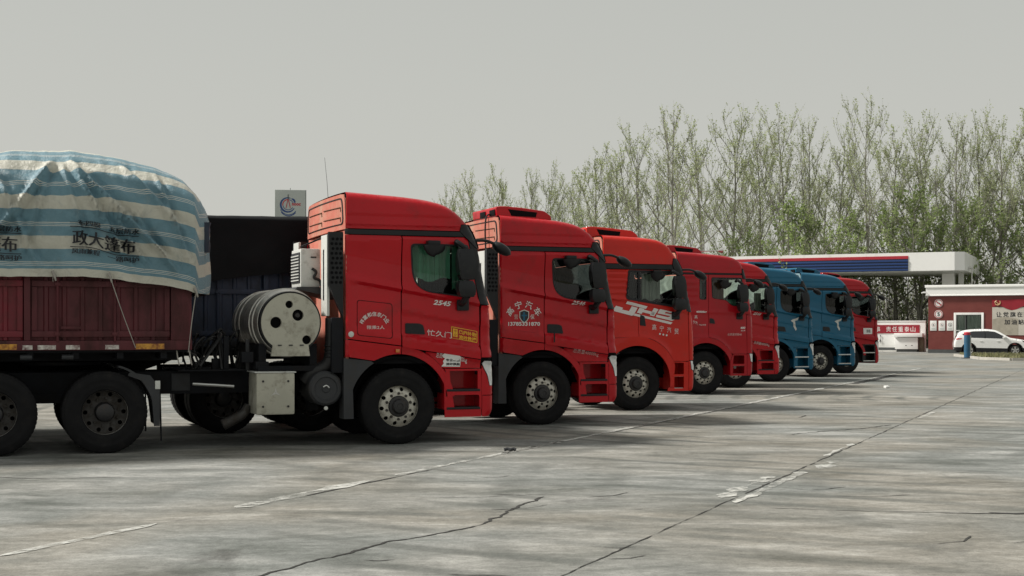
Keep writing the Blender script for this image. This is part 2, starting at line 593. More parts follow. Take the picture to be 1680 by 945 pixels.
def wheel(parent, s, y_out, kind='f', spin=0.0):
    """y_out: lateral position of the tyre's outer face, signed"""
    sg = 1 if y_out > 0 else -1
    yc = y_out - sg * 0.16
    w = share('wheel', WM['tyre'], parent, (s, yc, 0.528), (0, 0, 0 if sg > 0 else PI))
    kids = [('rim', 'lip'), ('wheel_disc', 'disc' + kind), ('nut_ring', 'nuts' + kind), ('hub', 'hub' + kind)]
    if kind == 'f': kids.append(('brake_drum', 'drum'))
    for nm, k in kids:
        q = share(nm, WM[k], w, (0, 0, 0), (0, spin, 0))
        if nm == 'nut_ring': q['kind'] = 'stuff'
    return w

# ------------------------------------------------------------------ cab shells
class SideMap:
    def __init__(self, sh, sg): self.sh = sh; self.sg = sg
    def __call__(self, s, z, off): return Vector((s, self.sg * (self.sh.W(s, z) + off), z))
    def batch(self, V): return self.sh.Wn(V)
    def place(self, s, w, z): return Vector((s, self.sg * w, z))

class Shell:
    def __init__(self, outline, W0=1.235, Rr=0.125, s_rear=-0.76, tumble=0.055, feat=None, zt=2.95):
        pts = list(outline)
        for _ in range(2):
            q = [pts[0]]
            for a, b in zip(pts, pts[1:]):
                q.append((a[0] * .75 + b[0] * .25, a[1] * .75 + b[1] * .25))
                q.append((a[0] * .25 + b[0] * .75, a[1] * .25 + b[1] * .75))
            q.append(pts[-1]); pts = q
        self.o = pts; self.W0 = W0; self.R = Rr; self.sr = s_rear; self.tum = tumble; self.feat = feat; self.zt = zt
        ex = []
        for i in range(1, len(pts) - 1):
            d = Vector(pts[i + 1]) - Vector(pts[i - 1])
            if d.length < 1e-6: continue
            d.normalize(); nrm = Vector((-d.y, d.x))
            for k in (0.012, 0.035, 0.075, 0.12):
                p = Vector(pts[i]) + nrm * k
                ex.append((p.x, p.y))
        self.extra = ex
    def W(self, s, z):
        p = (s, z)
        e = min(seg_dist(p, a, b) for a, b in zip(self.o, self.o[1:]))
        w = self.W0 - self.tum * smooth01(self.zt, self.zt + 0.6, z)
        if self.feat: w += self.feat(s, z)
        if e < self.R:
            k = self.R - e
            w -= self.R - math.sqrt(max(0.0, self.R * self.R - k * k))
        er = s - self.sr
        if er < 0.04:
            k = 0.04 - max(0, er)
            w -= 0.04 - math.sqrt(max(0, 0.0016 - k * k))
        return w
    def Wn(self, V):
        P = np.array(V, float)
        e = poly_dist_np(P, np.array(self.o[:-1]), np.array(self.o[1:]))
        t = np.clip((P[:, 1] - self.zt) / 0.6, 0, 1)
        w = self.W0 - self.tum * t * t * (3 - 2 * t)
        if self.feat: w = w + np.array([self.feat(s, z) for s, z in V])
        k = np.clip(self.R - e, 0, self.R)
        w = w - (self.R - np.sqrt(np.maximum(0, self.R ** 2 - k * k)))
        k = np.clip(0.04 - np.maximum(0, P[:, 0] - self.sr), 0, 0.04)
        return w - (0.04 - np.sqrt(np.maximum(0, 0.0016 - k * k)))
    def mp(self, sg):
        return SideMap(self, sg)
    def oseg(self, z0, z1):
        out = []
        for a, b in zip(self.o, self.o[1:]):
            for z in (z0, z1):
                if a[1] <= z < b[1] and b[1] > a[1]:
                    t = (z - a[1]) / (b[1] - a[1])
                    out.append((a[0] + (b[0] - a[0]) * t, z))
            if z0 < b[1] < z1: out.append(b)
        out = sorted(set(out), key=lambda p: (p[1], -p[0]))
        return out
    def strip(self, name, z0, z1, material, parent, bulge=0.05, off=0.0, n=10, thick=None):
        pts = self.oseg(z0, z1)
        vs = []; fs = []
        for i, p in enumerate(pts):
            a = pts[max(0, i - 1)]; b = pts[min(len(pts) - 1, i + 1)]
            d = Vector((b[0] - a[0], b[1] - a[1])).normalized()
            nr = Vector((d.y, -d.x))
            yE = self.W(p[0], p[1])
            for k in range(n + 1):
                y = -yE + 2 * yE * k / n
                bl = bulge * (1 - (y / yE) ** 2) + off
                vs.append((p[0] + nr.x * bl, y, p[1] + nr.y * bl))
        m = n + 1
        for i in range(len(pts) - 1):
            for k in range(n):
                fs.append((i * m + k, i * m + k + 1, (i + 1) * m + k + 1, (i + 1) * m + k))
        return link_mesh(name, vs, fs, material, parent, 40)

def arc(cx, cz, r, a0, a1, n=14):
    return [(cx + r * math.cos(R(a0 + (a1 - a0) * k / n)), cz + r * math.sin(R(a0 + (a1 - a0) * k / n))) for k in range(n + 1)]

def feat_A(s, z):
    w = 0.0
    if z < 2.86:
        zc = 2.155 - 0.17 * (s - 0.04)
        q = z - zc
        fade = smooth01(-0.72, -0.5, s)
        w -= 0.040 * smooth01(0.0, 0.10, q) * smooth01(0.75, 0.3, q)
        w -= fade * 0.050 * smooth01(0.0, -0.045, q)
        w -= fade * 0.022 * smooth01(-0.30, -0.335, q) * (1 if s > 0.04 else 0)
        w += fade * 0.052 * smooth01(-0.60, -0.665, q) * (1 if s > 0.04 else 0.4)
        if s > 0.04: w -= 0.030 * smooth01(-0.80, -0.85, q)
    else:
        w -= 0.012 * smooth01(3.19, 3.165, z) * smooth01(0.84, 0.80, s)
        w -= 0.02 * smooth01(3.045, 3.02, z)
    return w

def feat_B(s, z):
    w = 0.0
    if z < 2.76:
        zc = 2.13 - 0.15 * (s - 0.04)
        q = z - zc
        w -= 0.015 * smooth01(0.0, 0.08, q)
        w -= 0.018 * smooth01(-0.02, -0.05, q)
        if s < -0.16 and z > 2.14:           # pressed ribs on the rear quarter
            ph = (z - 2.16) / 0.118 % 1.0
            w += 0.018 * (smooth01(0.0, 0.15, ph) - smooth01(0.55, 0.7, ph)) * smooth01(-0.16, -0.2, s) * smooth01(-0.68, -0.62, s)
        d = math.hypot(s, z - 0.53)
        w += 0.035 * smooth01(1.00, 0.93, d) * (1 if s < 0.62 else smooth01(0.8, 0.62, s))
    else:
        w -= 0.014 * smooth01(3.24, 3.16, z) * smooth01(0.72, 0.62, s)
    return w

def feat_D(s, z):
    w = 0.0
    if z < 2.9:
        q = z - 2.02
        w -= 0.012 * smooth01(0.0, 0.07, q)
        w -= 0.012 * smooth01(-0.01, -0.05, q)
        if s < -0.2 and z > 2.2:
            ph = (z - 2.24) / 0.15 % 1.0
            w += 0.016 * (smooth01(0.0, 0.2, ph) - smooth01(0.5, 0.7, ph)) * smooth01(-0.2, -0.26, s) * smooth01(-0.7, -0.64, s)
        d = math.hypot(s, z - 0.53)
        w += 0.03 * smooth01(0.93, 0.88, d) * smooth01(0.75, 0.6, s)
    else:
        w -= 0.012 * smooth01(3.14, 3.08, z)
    return w

OUT_A = [(1.36, 0.34), (1.42, 0.42), (1.425, 0.62), (1.43, 0.85), (1.42, 1.05), (1.405, 1.25), (1.395, 1.6), (1.375, 1.93), (1.30, 2.20), (1.19, 2.72), (1.13, 2.92), (1.04, 3.06), (0.93, 3.20), (0.74, 3.345), (0.45, 3.415), (0.1, 3.45), (-0.35, 3.475), (-0.73, 3.495)]
OUT_B = [(1.26, 0.34), (1.31, 0.42), (1.32, 0.62), (1.32, 0.9), (1.32, 1.25), (1.30, 1.6), (1.27, 1.93), (1.20, 2.25), (1.09, 2.68), (1.02, 2.85), (0.93, 3.00), (0.80, 3.20), (0.68, 3.32), (0.50, 3.385), (0.2, 3.415), (-0.2, 3.43), (-0.70, 3.445)]
OUT_D = [(1.32, 0.40), (1.37, 0.50), (1.385, 0.75), (1.385, 1.25), (1.38, 1.6), (1.36, 1.95), (1.31, 2.25), (1.22, 2.75), (1.16, 2.95), (1.11, 3.12), (1.02, 3.28), (0.88, 3.37), (0.6, 3.42), (0.2, 3.45), (-0.3, 3.48), (-0.74, 3.50)]
SHELL = {'A': Shell(OUT_A, feat=feat_A), 'B': Shell(OUT_B, feat=feat_B, s_rear=-0.72, zt=2.85), 'D': Shell(OUT_D, feat=feat_D, s_rear=-0.77, zt=2.95)}

# vertices along the pressed creases so that they stay crisp
for q_ in (0.10, 0.05, 0.0, -0.022, -0.045, -0.30, -0.335, -0.60, -0.632, -0.665, -0.80, -0.85):
    for k_ in range(56):
        s_ = -0.72 + k_ * 0.035
        SHELL['A'].extra.append((s_, 2.155 - 0.17 * (s_ - 0.04) + q_))
for zz_ in (3.19, 3.165, 3.045, 3.02):
    for k_ in range(45):
        SHELL['A'].extra.append((-0.72 + k_ * 0.035, zz_))
for q_ in (0.0, 0.08, -0.02, -0.05):
    for k_ in range(56):
        s_ = -0.70 + k_ * 0.035
        SHELL['B'].extra.append((s_, 2.13 - 0.15 * (s_ - 0.04) + q_)); SHELL['D'].extra.append((s_, 2.02 + q_))

def cab_panels(t, kind, paint, trim, opt):
    sh = SHELL[kind]
    P = {}
    open_steps = opt.get('open_steps', kind != 'A')
    stepmat = opt.get('stepmat', paint)
    sr = sh.sr
    a_in, a_out = 0.725, 0.825
    C = (0.0, 0.53)
    for sg in (-1, 1):
        mp = sh.mp(sg); fl = sg > 0
        def pan(name, poly, m, holes=(), par=t, step=0.065, **k):
            return panel(name, poly, mp, m, par, holes=holes, step=step, flip=fl, extra=sh.extra, **k)
        if kind == 'A':
            win = rounded([(0.165, 2.785), (0.205, 2.28), (0.36, 2.13), (1.045, 2.045), (1.0, 2.785)], [0.07, 0.16, 0.12, 0.05, 0.05])
            wins = [(win, None)]
            band = (2.905, 2.972)
            ft = 2.984
            fair = [(sr + .005, ft), (0.885, ft), (0.90, 3.075)] + sh.oseg(3.085, 3.4945) + [(sr + .03, 3.485)]
            pan('roof_fairing', fair, paint, step=0.045)
            pan('roof_band', [(sr, band[0]), (0.95, band[0]), (0.885, band[1]), (sr, band[1])], trim, off=0.012)
            pan('corner_deflector', [(1.10, 2.77), (1.165, 2.74)] + sh.oseg(2.735, 3.07) + [(0.985, 3.08), (0.905, 3.068), (0.885, 2.978), (0.96, 2.905)], trim, off=0.02)
            pan('windshield_pillar', [(1.19, 1.955), (1.28, 1.945)] + sh.oseg(1.945, 2.73) + [(1.10, 2.76), (1.03, 2.87), (1.005, 2.88)], trim, off=0.006)
            dsurf = [(0.047, 1.357), (0.30, 1.313), (1.203, 1.175), (1.185, 1.95), (1.0, 2.865), (0.95, 2.895), (0.047, 2.895)]
            door = pan('door', dsurf, paint, holes=[win], step=0.036)
            pan('side_panel', [(sr + .004, 1.472), (0.030, 1.374), (0.030, 2.895), (sr + .004, 2.895)], paint, step=0.04)
            pan('rear_skirt', [(sr - .0, 1.225), (-0.36, 1.165)] + arc(*C, a_in, 119, 88, 8)[1:] + [(0.033, 1.358), (sr, 1.458)], paint, off=0.004)
            pan('fender', arc(*C, a_in, 87.0, 9, 14) + arc(*C, a_out, 9, 87.2, 14), paint, off=0.008)
            kick = [(0.665, 1.05), (1.205, 1.05), (1.205, 1.163), (0.40, 1.285)] + arc(*C, a_out + .008, 62, 40, 8)
            pan('kick_panel', kick, paint, off=-0.012)
            pan('corner_panel', [(1.215, 1.20)] + sh.oseg(1.20, 1.935) + [(1.215, 1.935)], paint)
            pan('headlight', [(1.232, 1.115), (1.262, 1.045), (1.312, 0.955), (1.352, 0.80)] + sh.oseg(0.80, 1.14) + [(1.26, 1.150)], mat['lens'], off=0.006)
            pan('bumper', [(1.228, 0.665)] + sh.oseg(0.665, 0.79) + [(1.344, 0.795), (1.304, 0.945), (1.254, 1.035), (1.228, 1.085)], paint)
            pan('bumper', [(1.228, 0.36)] + sh.oseg(0.36, 0.655) + [(1.228, 0.655)], paint, off=0.01)
            sx0, sx1, ztop = 0.70, 1.217, 1.04
            if not open_steps:
                so = [(0.675, 0.36), (sx1, 0.36), (sx1, ztop), (0.672, ztop), (0.728, 0.88), (0.742, 0.66), (0.665, 0.645)]
                h1 = rounded([(0.765, 0.745), (1.165, 0.745), (1.165, 1.015), (0.745, 1.015)], 0.02)
                h2 = rounded([(0.815, 0.49), (1.19, 0.49), (1.19, 0.67), (0.785, 0.67)], 0.03)
                pan('step_housing', so, paint, holes=[h1, h2], off=0.006)
            zs = (0.50, 0.755)
            xL, xR, yb = 0.70, 1.2, 1.0
            if open_steps:
                so = [(0.655, 0.40), (sx1, 0.40), (sx1, ztop), (0.672, ztop), (0.728, 0.88), (0.742, 0.66), (0.665, 0.645)]
                h1 = rounded([(0.80, 0.46), (1.17, 0.46), (1.17, 0.72), (0.785, 0.72)], 0.02)
                h2 = rounded([(0.785, 0.77), (1.17, 0.77), (1.17, 1.02), (0.74, 1.02)], 0.02)
                pan('step_housing', so, stepmat, holes=[h1, h2], off=0.006)
                zs = (0.46, 0.76)
            frontz = (0.36, 0.655, 1.2, 1.945, 2.735, 3.07)
            lin = [(sr + .01, 1.22), (-0.5, 1.10)] + arc(*C, 0.76, 150, 43, 14)[2:] + [(0.60, 1.055), (1.215, 1.055), (1.215, 0.42)] + sh.oseg(0.42, 3.48) + [(sr + .01, 3.47)]
            hx, hz, hang = (0.10, 0.39), (1.525, 1.685), -0.17
        elif kind == 'B':
            win_q = rounded([(-0.155, 2.735), (-0.21, 2.215), (0.03, 2.185), (0.03, 2.735)], [0.04, 0.06, 0.02, 0.02])
            win = rounded([(0.05, 2.735), (0.05, 2.18), (0.99, 2.04), (0.90, 2.735)], [0.02, 0.02, 0.05, 0.04])
            wins = [(win_q, 'q'), (win, None)]
            ft = 2.89
            fair = [(sr + .005, ft), (0.775, ft), (0.80, 3.01)] + sh.oseg(3.01, 3.4445) + [(sr + .03, 3.435)]
            pan('roof_fairing', fair, paint, step=0.045)
            pan('roof_band', [(sr, 2.785), (0.80, 2.785), (0.77, 2.88), (sr, 2.88)], trim, off=0.012)
            pan('corner_deflector', [(0.93, 2.70), (1.03, 2.68)] + sh.oseg(2.68, 3.0) + [(0.91, 3.01), (0.805, 3.0), (0.78, 2.89), (0.82, 2.78)], trim, off=0.02)
            pan('windshield_pillar', [(1.10, 1.96), (1.19, 1.94)] + sh.oseg(1.94, 2.67) + [(0.92, 2.69), (0.90, 2.74)], trim, off=0.004)
            pan('window_surround', rounded([(-0.185, 2.765), (-0.24, 2.185), (0.0, 2.15), (1.05, 2.0), (0.905, 2.765)], [.03, .05, 0, .03, .03]), trim, holes=[win_q, win], off=0.010, thick=0.01)
            so_d = [(0.045, 1.445), (0.25, 1.42)] + arc(*C, 0.93, 72, 31, 12) + [(0.80, 0.965), (1.165, 0.965), (1.14, 1.955), (0.885, 2.772), (0.045, 2.772)]
            door = pan('door', so_d, paint, holes=[win], step=0.036)
            pan('side_panel', [(sr + .004, 1.42), (0.035, 1.45), (0.035, 2.772), (sr + .004, 2.772)], paint, holes=[win_q], step=0.04)
            pan('fender', arc(*C, 0.745, 146, 5, 20) + [(0.735, 0.45), (0.80, 0.45)] + arc(*C, 0.92, 22, 92, 16) + [(sr + .006, 1.405), (sr + .006, 1.10)], paint, off=0.006, step=0.045)
            pan('corner_panel', [(1.175, 0.98)] + sh.oseg(0.98, 1.93) + [(1.155, 1.94)], paint)
            pan('headlight', [(1.225, 0.80)] + sh.oseg(0.75, 0.96) + [(1.20, 0.965)], mat['lens'], off=0.006)
            pan('bumper', [(1.165, 0.37)] + sh.oseg(0.37, 0.74) + [(1.215, 0.79), (1.19, 0.965), (1.165, 0.965)], paint)
            so = [(0.665, 0.37), (1.155, 0.37), (1.155, 0.95), (0.79, 0.95), (0.812, 0.80), (0.81, 0.44), (0.70, 0.44)]
            h1 = rounded([(0.835, 0.42), (1.05, 0.42), (1.05, 0.655), (0.835, 0.655)], 0.015)
            h2 = rounded([(0.835, 0.70), (1.05, 0.70), (1.05, 0.93), (0.835, 0.93)], 0.015)
            pan('step_housing', so, paint, holes=[h1, h2], off=0.0)
            zs = (0.43, 0.685)
            xL, xR, yb = 0.80, 1.08, 1.0
            frontz = (0.37, 0.65, 1.1, 1.94, 2.68, 3.0)
            lin = [(sr + .01, 1.22)] + arc(*C, 0.77, 140, 34, 14) + [(0.66, 0.965), (1.15, 0.965), (1.15, 0.42)] + sh.oseg(0.42, 3.43) + [(sr + .01, 3.42)]
            hx, hz, hang = (0.075, 0.20), (1.66, 1.88), 0.0
        else:
            win_q = rounded([(-0.155, 2.845), (-0.155, 2.335), (0.03, 2.325), (0.03, 2.845)], 0.05)
            win = rounded([(0.175, 2.865), (0.20, 2.36), (0.58, 2.315), (0.74, 2.185), (1.085, 2.15), (1.02, 2.865)], [0.05, 0.06, 0.05, 0.05, 0.05, 0.04])
            wins = [(win_q, 'q'), (win, None)]
            ft = 2.985
            fair = [(sr + .005, ft), (1.02, ft), (1.03, 3.10)] + sh.oseg(3.11, 3.4995) + [(sr + .03, 3.49)]
            pan('roof_fairing', fair, paint, step=0.045)
            pan('roof_band', [(sr, 2.945), (1.03, 2.945), (1.02, 2.977), (sr, 2.977)], trim, off=-0.008)
            pan('corner_deflector', [(1.05, 2.85), (1.17, 2.84)] + sh.oseg(2.84, 3.09) + [(1.06, 3.10), (1.03, 2.98), (1.035, 2.945)], trim, off=0.02)
            pan('windshield_pillar', [(1.15, 1.97), (1.27, 1.95)] + sh.oseg(1.95, 2.83) + [(1.05, 2.84), (1.035, 2.90)], paint, off=0.0)
            so_d = [(0.10, 1.40)] + list(reversed(arc(*C, 0.875, 33, 84, 12))) + [(0.78, 0.99), (1.175, 0.99), (1.15, 1.965), (1.03, 2.935), (0.10, 2.935)]
            door = pan('door', so_d, paint, holes=[win], step=0.036)
            pan('side_panel', [(sr + .004, 1.39), (0.088, 1.39), (0.088, 2.935), (sr + .004, 2.935)], paint, holes=[win_q], step=0.045)
            pan('fender', arc(*C, 0.735, 158, 22, 20) + arc(*C, 0.865, 30, 95, 14) + [(sr + .01, 1.37), (sr + .01, 0.95)], paint, off=0.012)
            pan('corner_panel', [(1.185, 1.0)] + sh.oseg(1.0, 1.94) + [(1.165, 1.95)], paint)
            pan('headlight', [(1.29, 0.80)] + sh.oseg(0.76, 0.985) + [(1.25, 0.99)], mat['lens'], off=0.006)
            pan('bumper', [(1.185, 0.45)] + sh.oseg(0.45, 0.75) + [(1.28, 0.79), (1.24, 0.985), (1.185, 0.985)], paint)
            so = [(0.70, 0.45), (1.175, 0.45), (1.175, 0.98), (0.79, 0.98), (0.76, 0.93), (0.70, 0.80)]
            h1 = rounded([(0.78, 0.50), (1.10, 0.50), (1.10, 0.69), (0.78, 0.69)], 0.015)
            h2 = rounded([(0.78, 0.74), (1.10, 0.74), (1.10, 0.95), (0.80, 0.95)], 0.015)
            pan('step_housing', so, paint, holes=[h1, h2], off=0.0)
            zs = (0.50, 0.72)
            xL, xR, yb = 0.74, 1.13, 1.0
            frontz = (0.45, 0.75, 1.2, 1.95, 2.84, 3.09)
            lin = [(sr + .01, 0.95)] + arc(*C, 0.755, 155, 37, 14) + [(0.62, 0.985), (1.17, 0.985), (1.17, 0.5)] + sh.oseg(0.5, 3.48) + [(sr + .01, 3.47)]
            hx, hz, hang = (0.12, 0.27), (1.73, 1.87), 0.0
        # window panes with black seals (children of the door / side panel)
        grown = []
        for w_, q in wins:
            cx = sum(p[0] for p in w_) / len(w_); cz = sum(p[1] for p in w_) / len(w_)
            def sc(k): return [(cx + (p[0] - cx) * k, cz + (p[1] - cz) * k) for p in w_]
            grown.append(sc(1.03))
            seal = panel('window_seal', sc(1.02), mp, trim, door, holes=[sc(0.955)], step=0.06, thick=0.03, off=0.006, flip=fl)
            g = panel('window_pane', sc(0.965), mp, opt.get('glass', mat['glass']), door, step=0.12, thick=0, off=-0.012, flip=fl)
        # inner lining: closes the joints between the panels
        pan('cab_lining', lin, mat['liner'], holes=grown, thick=0.0, off=-0.045, step=0.11)
        # door handle: dark recess with a grip
        mpo = mp
        hp = rounded([(hx[0], hz[0] + 0.015), (hx[1], hz[0]), (hx[1] - 0.03, hz[1] - 0.03), (hx[1] - 0.09, hz[1] - 0.005), (hx[0], hz[1])], 0.02)
        h = panel('door_handle', hp, mp, mat['black'], door, step=0.05, thick=0.02, off=0.012, flip=fl)
        # steps
        y0, y1 = sorted((sg * 0.875, sg * 1.20))
        for i, zz in enumerate(zs):
            MB().box(xL, xR, y0, y1, zz - 0.035, zz + 0.0, 0.008).build('step', mat['alloy'] if open_steps else mat['black'], t)
        y0, y1 = sorted((sg * 0.84, sg * 0.87))
        MB().box(xL - 0.02, xR + 0.03, y0, y1, zs[0] - 0.03, 1.03).build('step_backing', stepmat, t)
        # well round the steps: roof and cheeks
        ya, yb2 = sorted((sg * 0.87, sg * 1.195))
        MB().box(xL - 0.02, xR + 0.03, ya, yb2, 1.012 if kind == 'A' else 0.955, 1.03 if kind == 'A' else 0.97).box(xL - 0.035, xL - 0.015, ya, yb2, zs[0] - 0.03, 0.95).box(xR + 0.02, xR + 0.035, ya, yb2, zs[0] - 0.03, 0.95).build('step_well', stepmat, t)
        P['door%d' % sg] = door
        P['map%d' % sg] = mp
    # front centre pieces
    z0, z1, z2, z3, z4, z5 = frontz
    sh.strip('front_bumper', z0, z1, paint, t, 0.03)
    sh.strip('grille', z1 + 0.01, z2 - 0.01, mat['black'], t, 0.04)
    sh.strip('front_panel', z2, z3 - 0.008, paint, t, 0.05)
    sh.strip('windshield', z3, z4, mat['dglass'], t, 0.06)
    sh.strip('sun_visor', z4 + 0.005, z5, trim, t, 0.06, 0.03)
    top = sh.o[-1][1]
    sh.strip('roof', z5 + 0.005, top - 0.0005, paint, t, 0.02)
    for k in range(4):
        zz = z1 + 0.1 + k * (z2 - z1 - 0.16) / 3
        s_ = sh.oseg(zz, zz + 0.01)[0][0]
        MB().box(s_ + 0.01, s_ + 0.055, -0.85, 0.85, zz, zz + 0.03, 0.005).build('grille_bar', mat['alloy'], t)
    for y in (-0.3, 0.35):
        MB().tube([(sh.oseg(z3, z3 + .01)[0][0] + 0.07, y, z3 - 0.02), (sh.oseg(z3 + .3, z3 + .31)[0][0] + 0.075, y - 0.45, z3 + 0.3)], 0.01, 6).build('wiper', mat['black'], t)
    # rear wall
    wr = sh.W0 - 0.05
    MB().box(sr + 0.012, sr + 0.05, -wr, wr, 1.05, ft - 0.02, 0.01).build('rear_wall', opt.get('dust', mat['glarered']), t)
    zt = top - 0.03
    wt_ = sh.W0 - 0.075
    rp = rounded([(-wr, ft - 0.01), (wr, ft - 0.01), (wt_ - 0.02, zt), (-wt_ + 0.02, zt)], [0.02, 0.02, 0.16, 0.16], 6)
    bow = lambda y: -0.05 * (1 - (y / wr) ** 2)
    panel('rear_fairing', rp, lambda y, z, o: Vector((sr + 0.004 + bow(y) - o, y, z)), opt.get('dust', mat['glarered']), t, step=0.12, thick=0.04, flip=True)
    ring_o = rounded([(-wr + 0.07, ft + 0.06), (wr - 0.07, ft + 0.06), (wt_ - 0.10, zt - 0.05), (-wt_ + 0.10, zt - 0.05)], 0.10, 6)
    ring_i = [(p[0] * 0.965, (ft + zt) / 2 + (p[1] - (ft + zt) / 2) * 0.93) for p in ring_o]
    mapr = lambda y, z, o: Vector((sr + 0.004 + bow(y) - o, y, z))
    panel('rear_groove', ring_o, mapr, mat['black'], t, holes=[ring_i], step=0.1, thick=0.008, off=0.008, flip=True)
    b = MB()
    for zz in (ft + 0.16, ft + 0.30):
        for ya, yb_ in ((-0.98, -0.12), (0.0, 0.95)):
            pts = [mapr(ya + (yb_ - ya) * k / 8, zz + 0.012 * k / 8, 0.006) for k in range(9)]
            b.tube([mapr(ya, zz - 0.06, 0.004)] + pts, 0.007, 5)
    b.build('rear_rib', mat['browncloth'], t)
    # cabin floor, dash, seats, steering wheel
    MB().box(sr + 0.06, 1.22, -wr + 0.03, wr - 0.03, 1.12, 1.22).build('cab_floor', mat['liner'], t)
    MB().box(0.98, 1.26, -wr + 0.1, wr - 0.1, 1.75, 1.98, 0.05).build('dashboard', mat['cloth'], t)
    for y in (-0.62, 0.62):
        sb = MB()
        sb.box(0.10, 0.62, y - 0.26, y + 0.26, 1.45, 1.66, 0.06)
        sb.box(0.02, 0.18, y - 0.25, y + 0.25, 1.62, 2.28, 0.06)
        sb.box(0.03, 0.15, y - 0.15, y + 0.15, 2.30, 2.50, 0.05)
        sb.build('seat', mat['cloth'], t)
    sw = MB()
    ctr = Vector((0.86, 0.62, 2.02)); nx = Vector((0.72, 0, 0.69)).cross(Vector((0, 1, 0))).normalized()
    ax2 = Vector((0, 1, 0)); ax1 = Vector((0.69, 0, -0.72)) * -1
    sw.tube([ctr + ax1 * 0.23 * math.cos(2 * PI * k / 24) + ax2 * 0.23 * math.sin(2 * PI * k / 24) for k in range(25)], 0.018, 6)
    sw.tube([ctr - ax2 * 0.22, ctr, ctr + ax2 * 0.22], 0.02, 6)
    sw.build('steering_wheel', mat['cloth'], t)
    MB().box(sr + 0.06, -0.1, -wr + 0.05, wr - 0.05, 1.5, 1.75, 0.04).build('bunk', mat['cloth'], t)
    for cm, x0, x1, y, za, zb in opt.get('curtains', ()):
        vs = []; fs = []
        n = 26
        for k in range(n + 1):
            x = x0 + (x1 - x0) * k / n
            yy = y + 0.022 * math.sin(k * 1.9) + 0.01 * math.sin(k * 0.7)
            vs += [(x, yy, za + 0.03 * math.sin(k * 0.35)), (x, yy + 0.01, zb)]
        fs = [(2 * k, 2 * k + 2, 2 * k + 3, 2 * k + 1) for k in range(n)]
        link_mesh('curtain', vs, fs, mat[cm], t, 60)
    return P

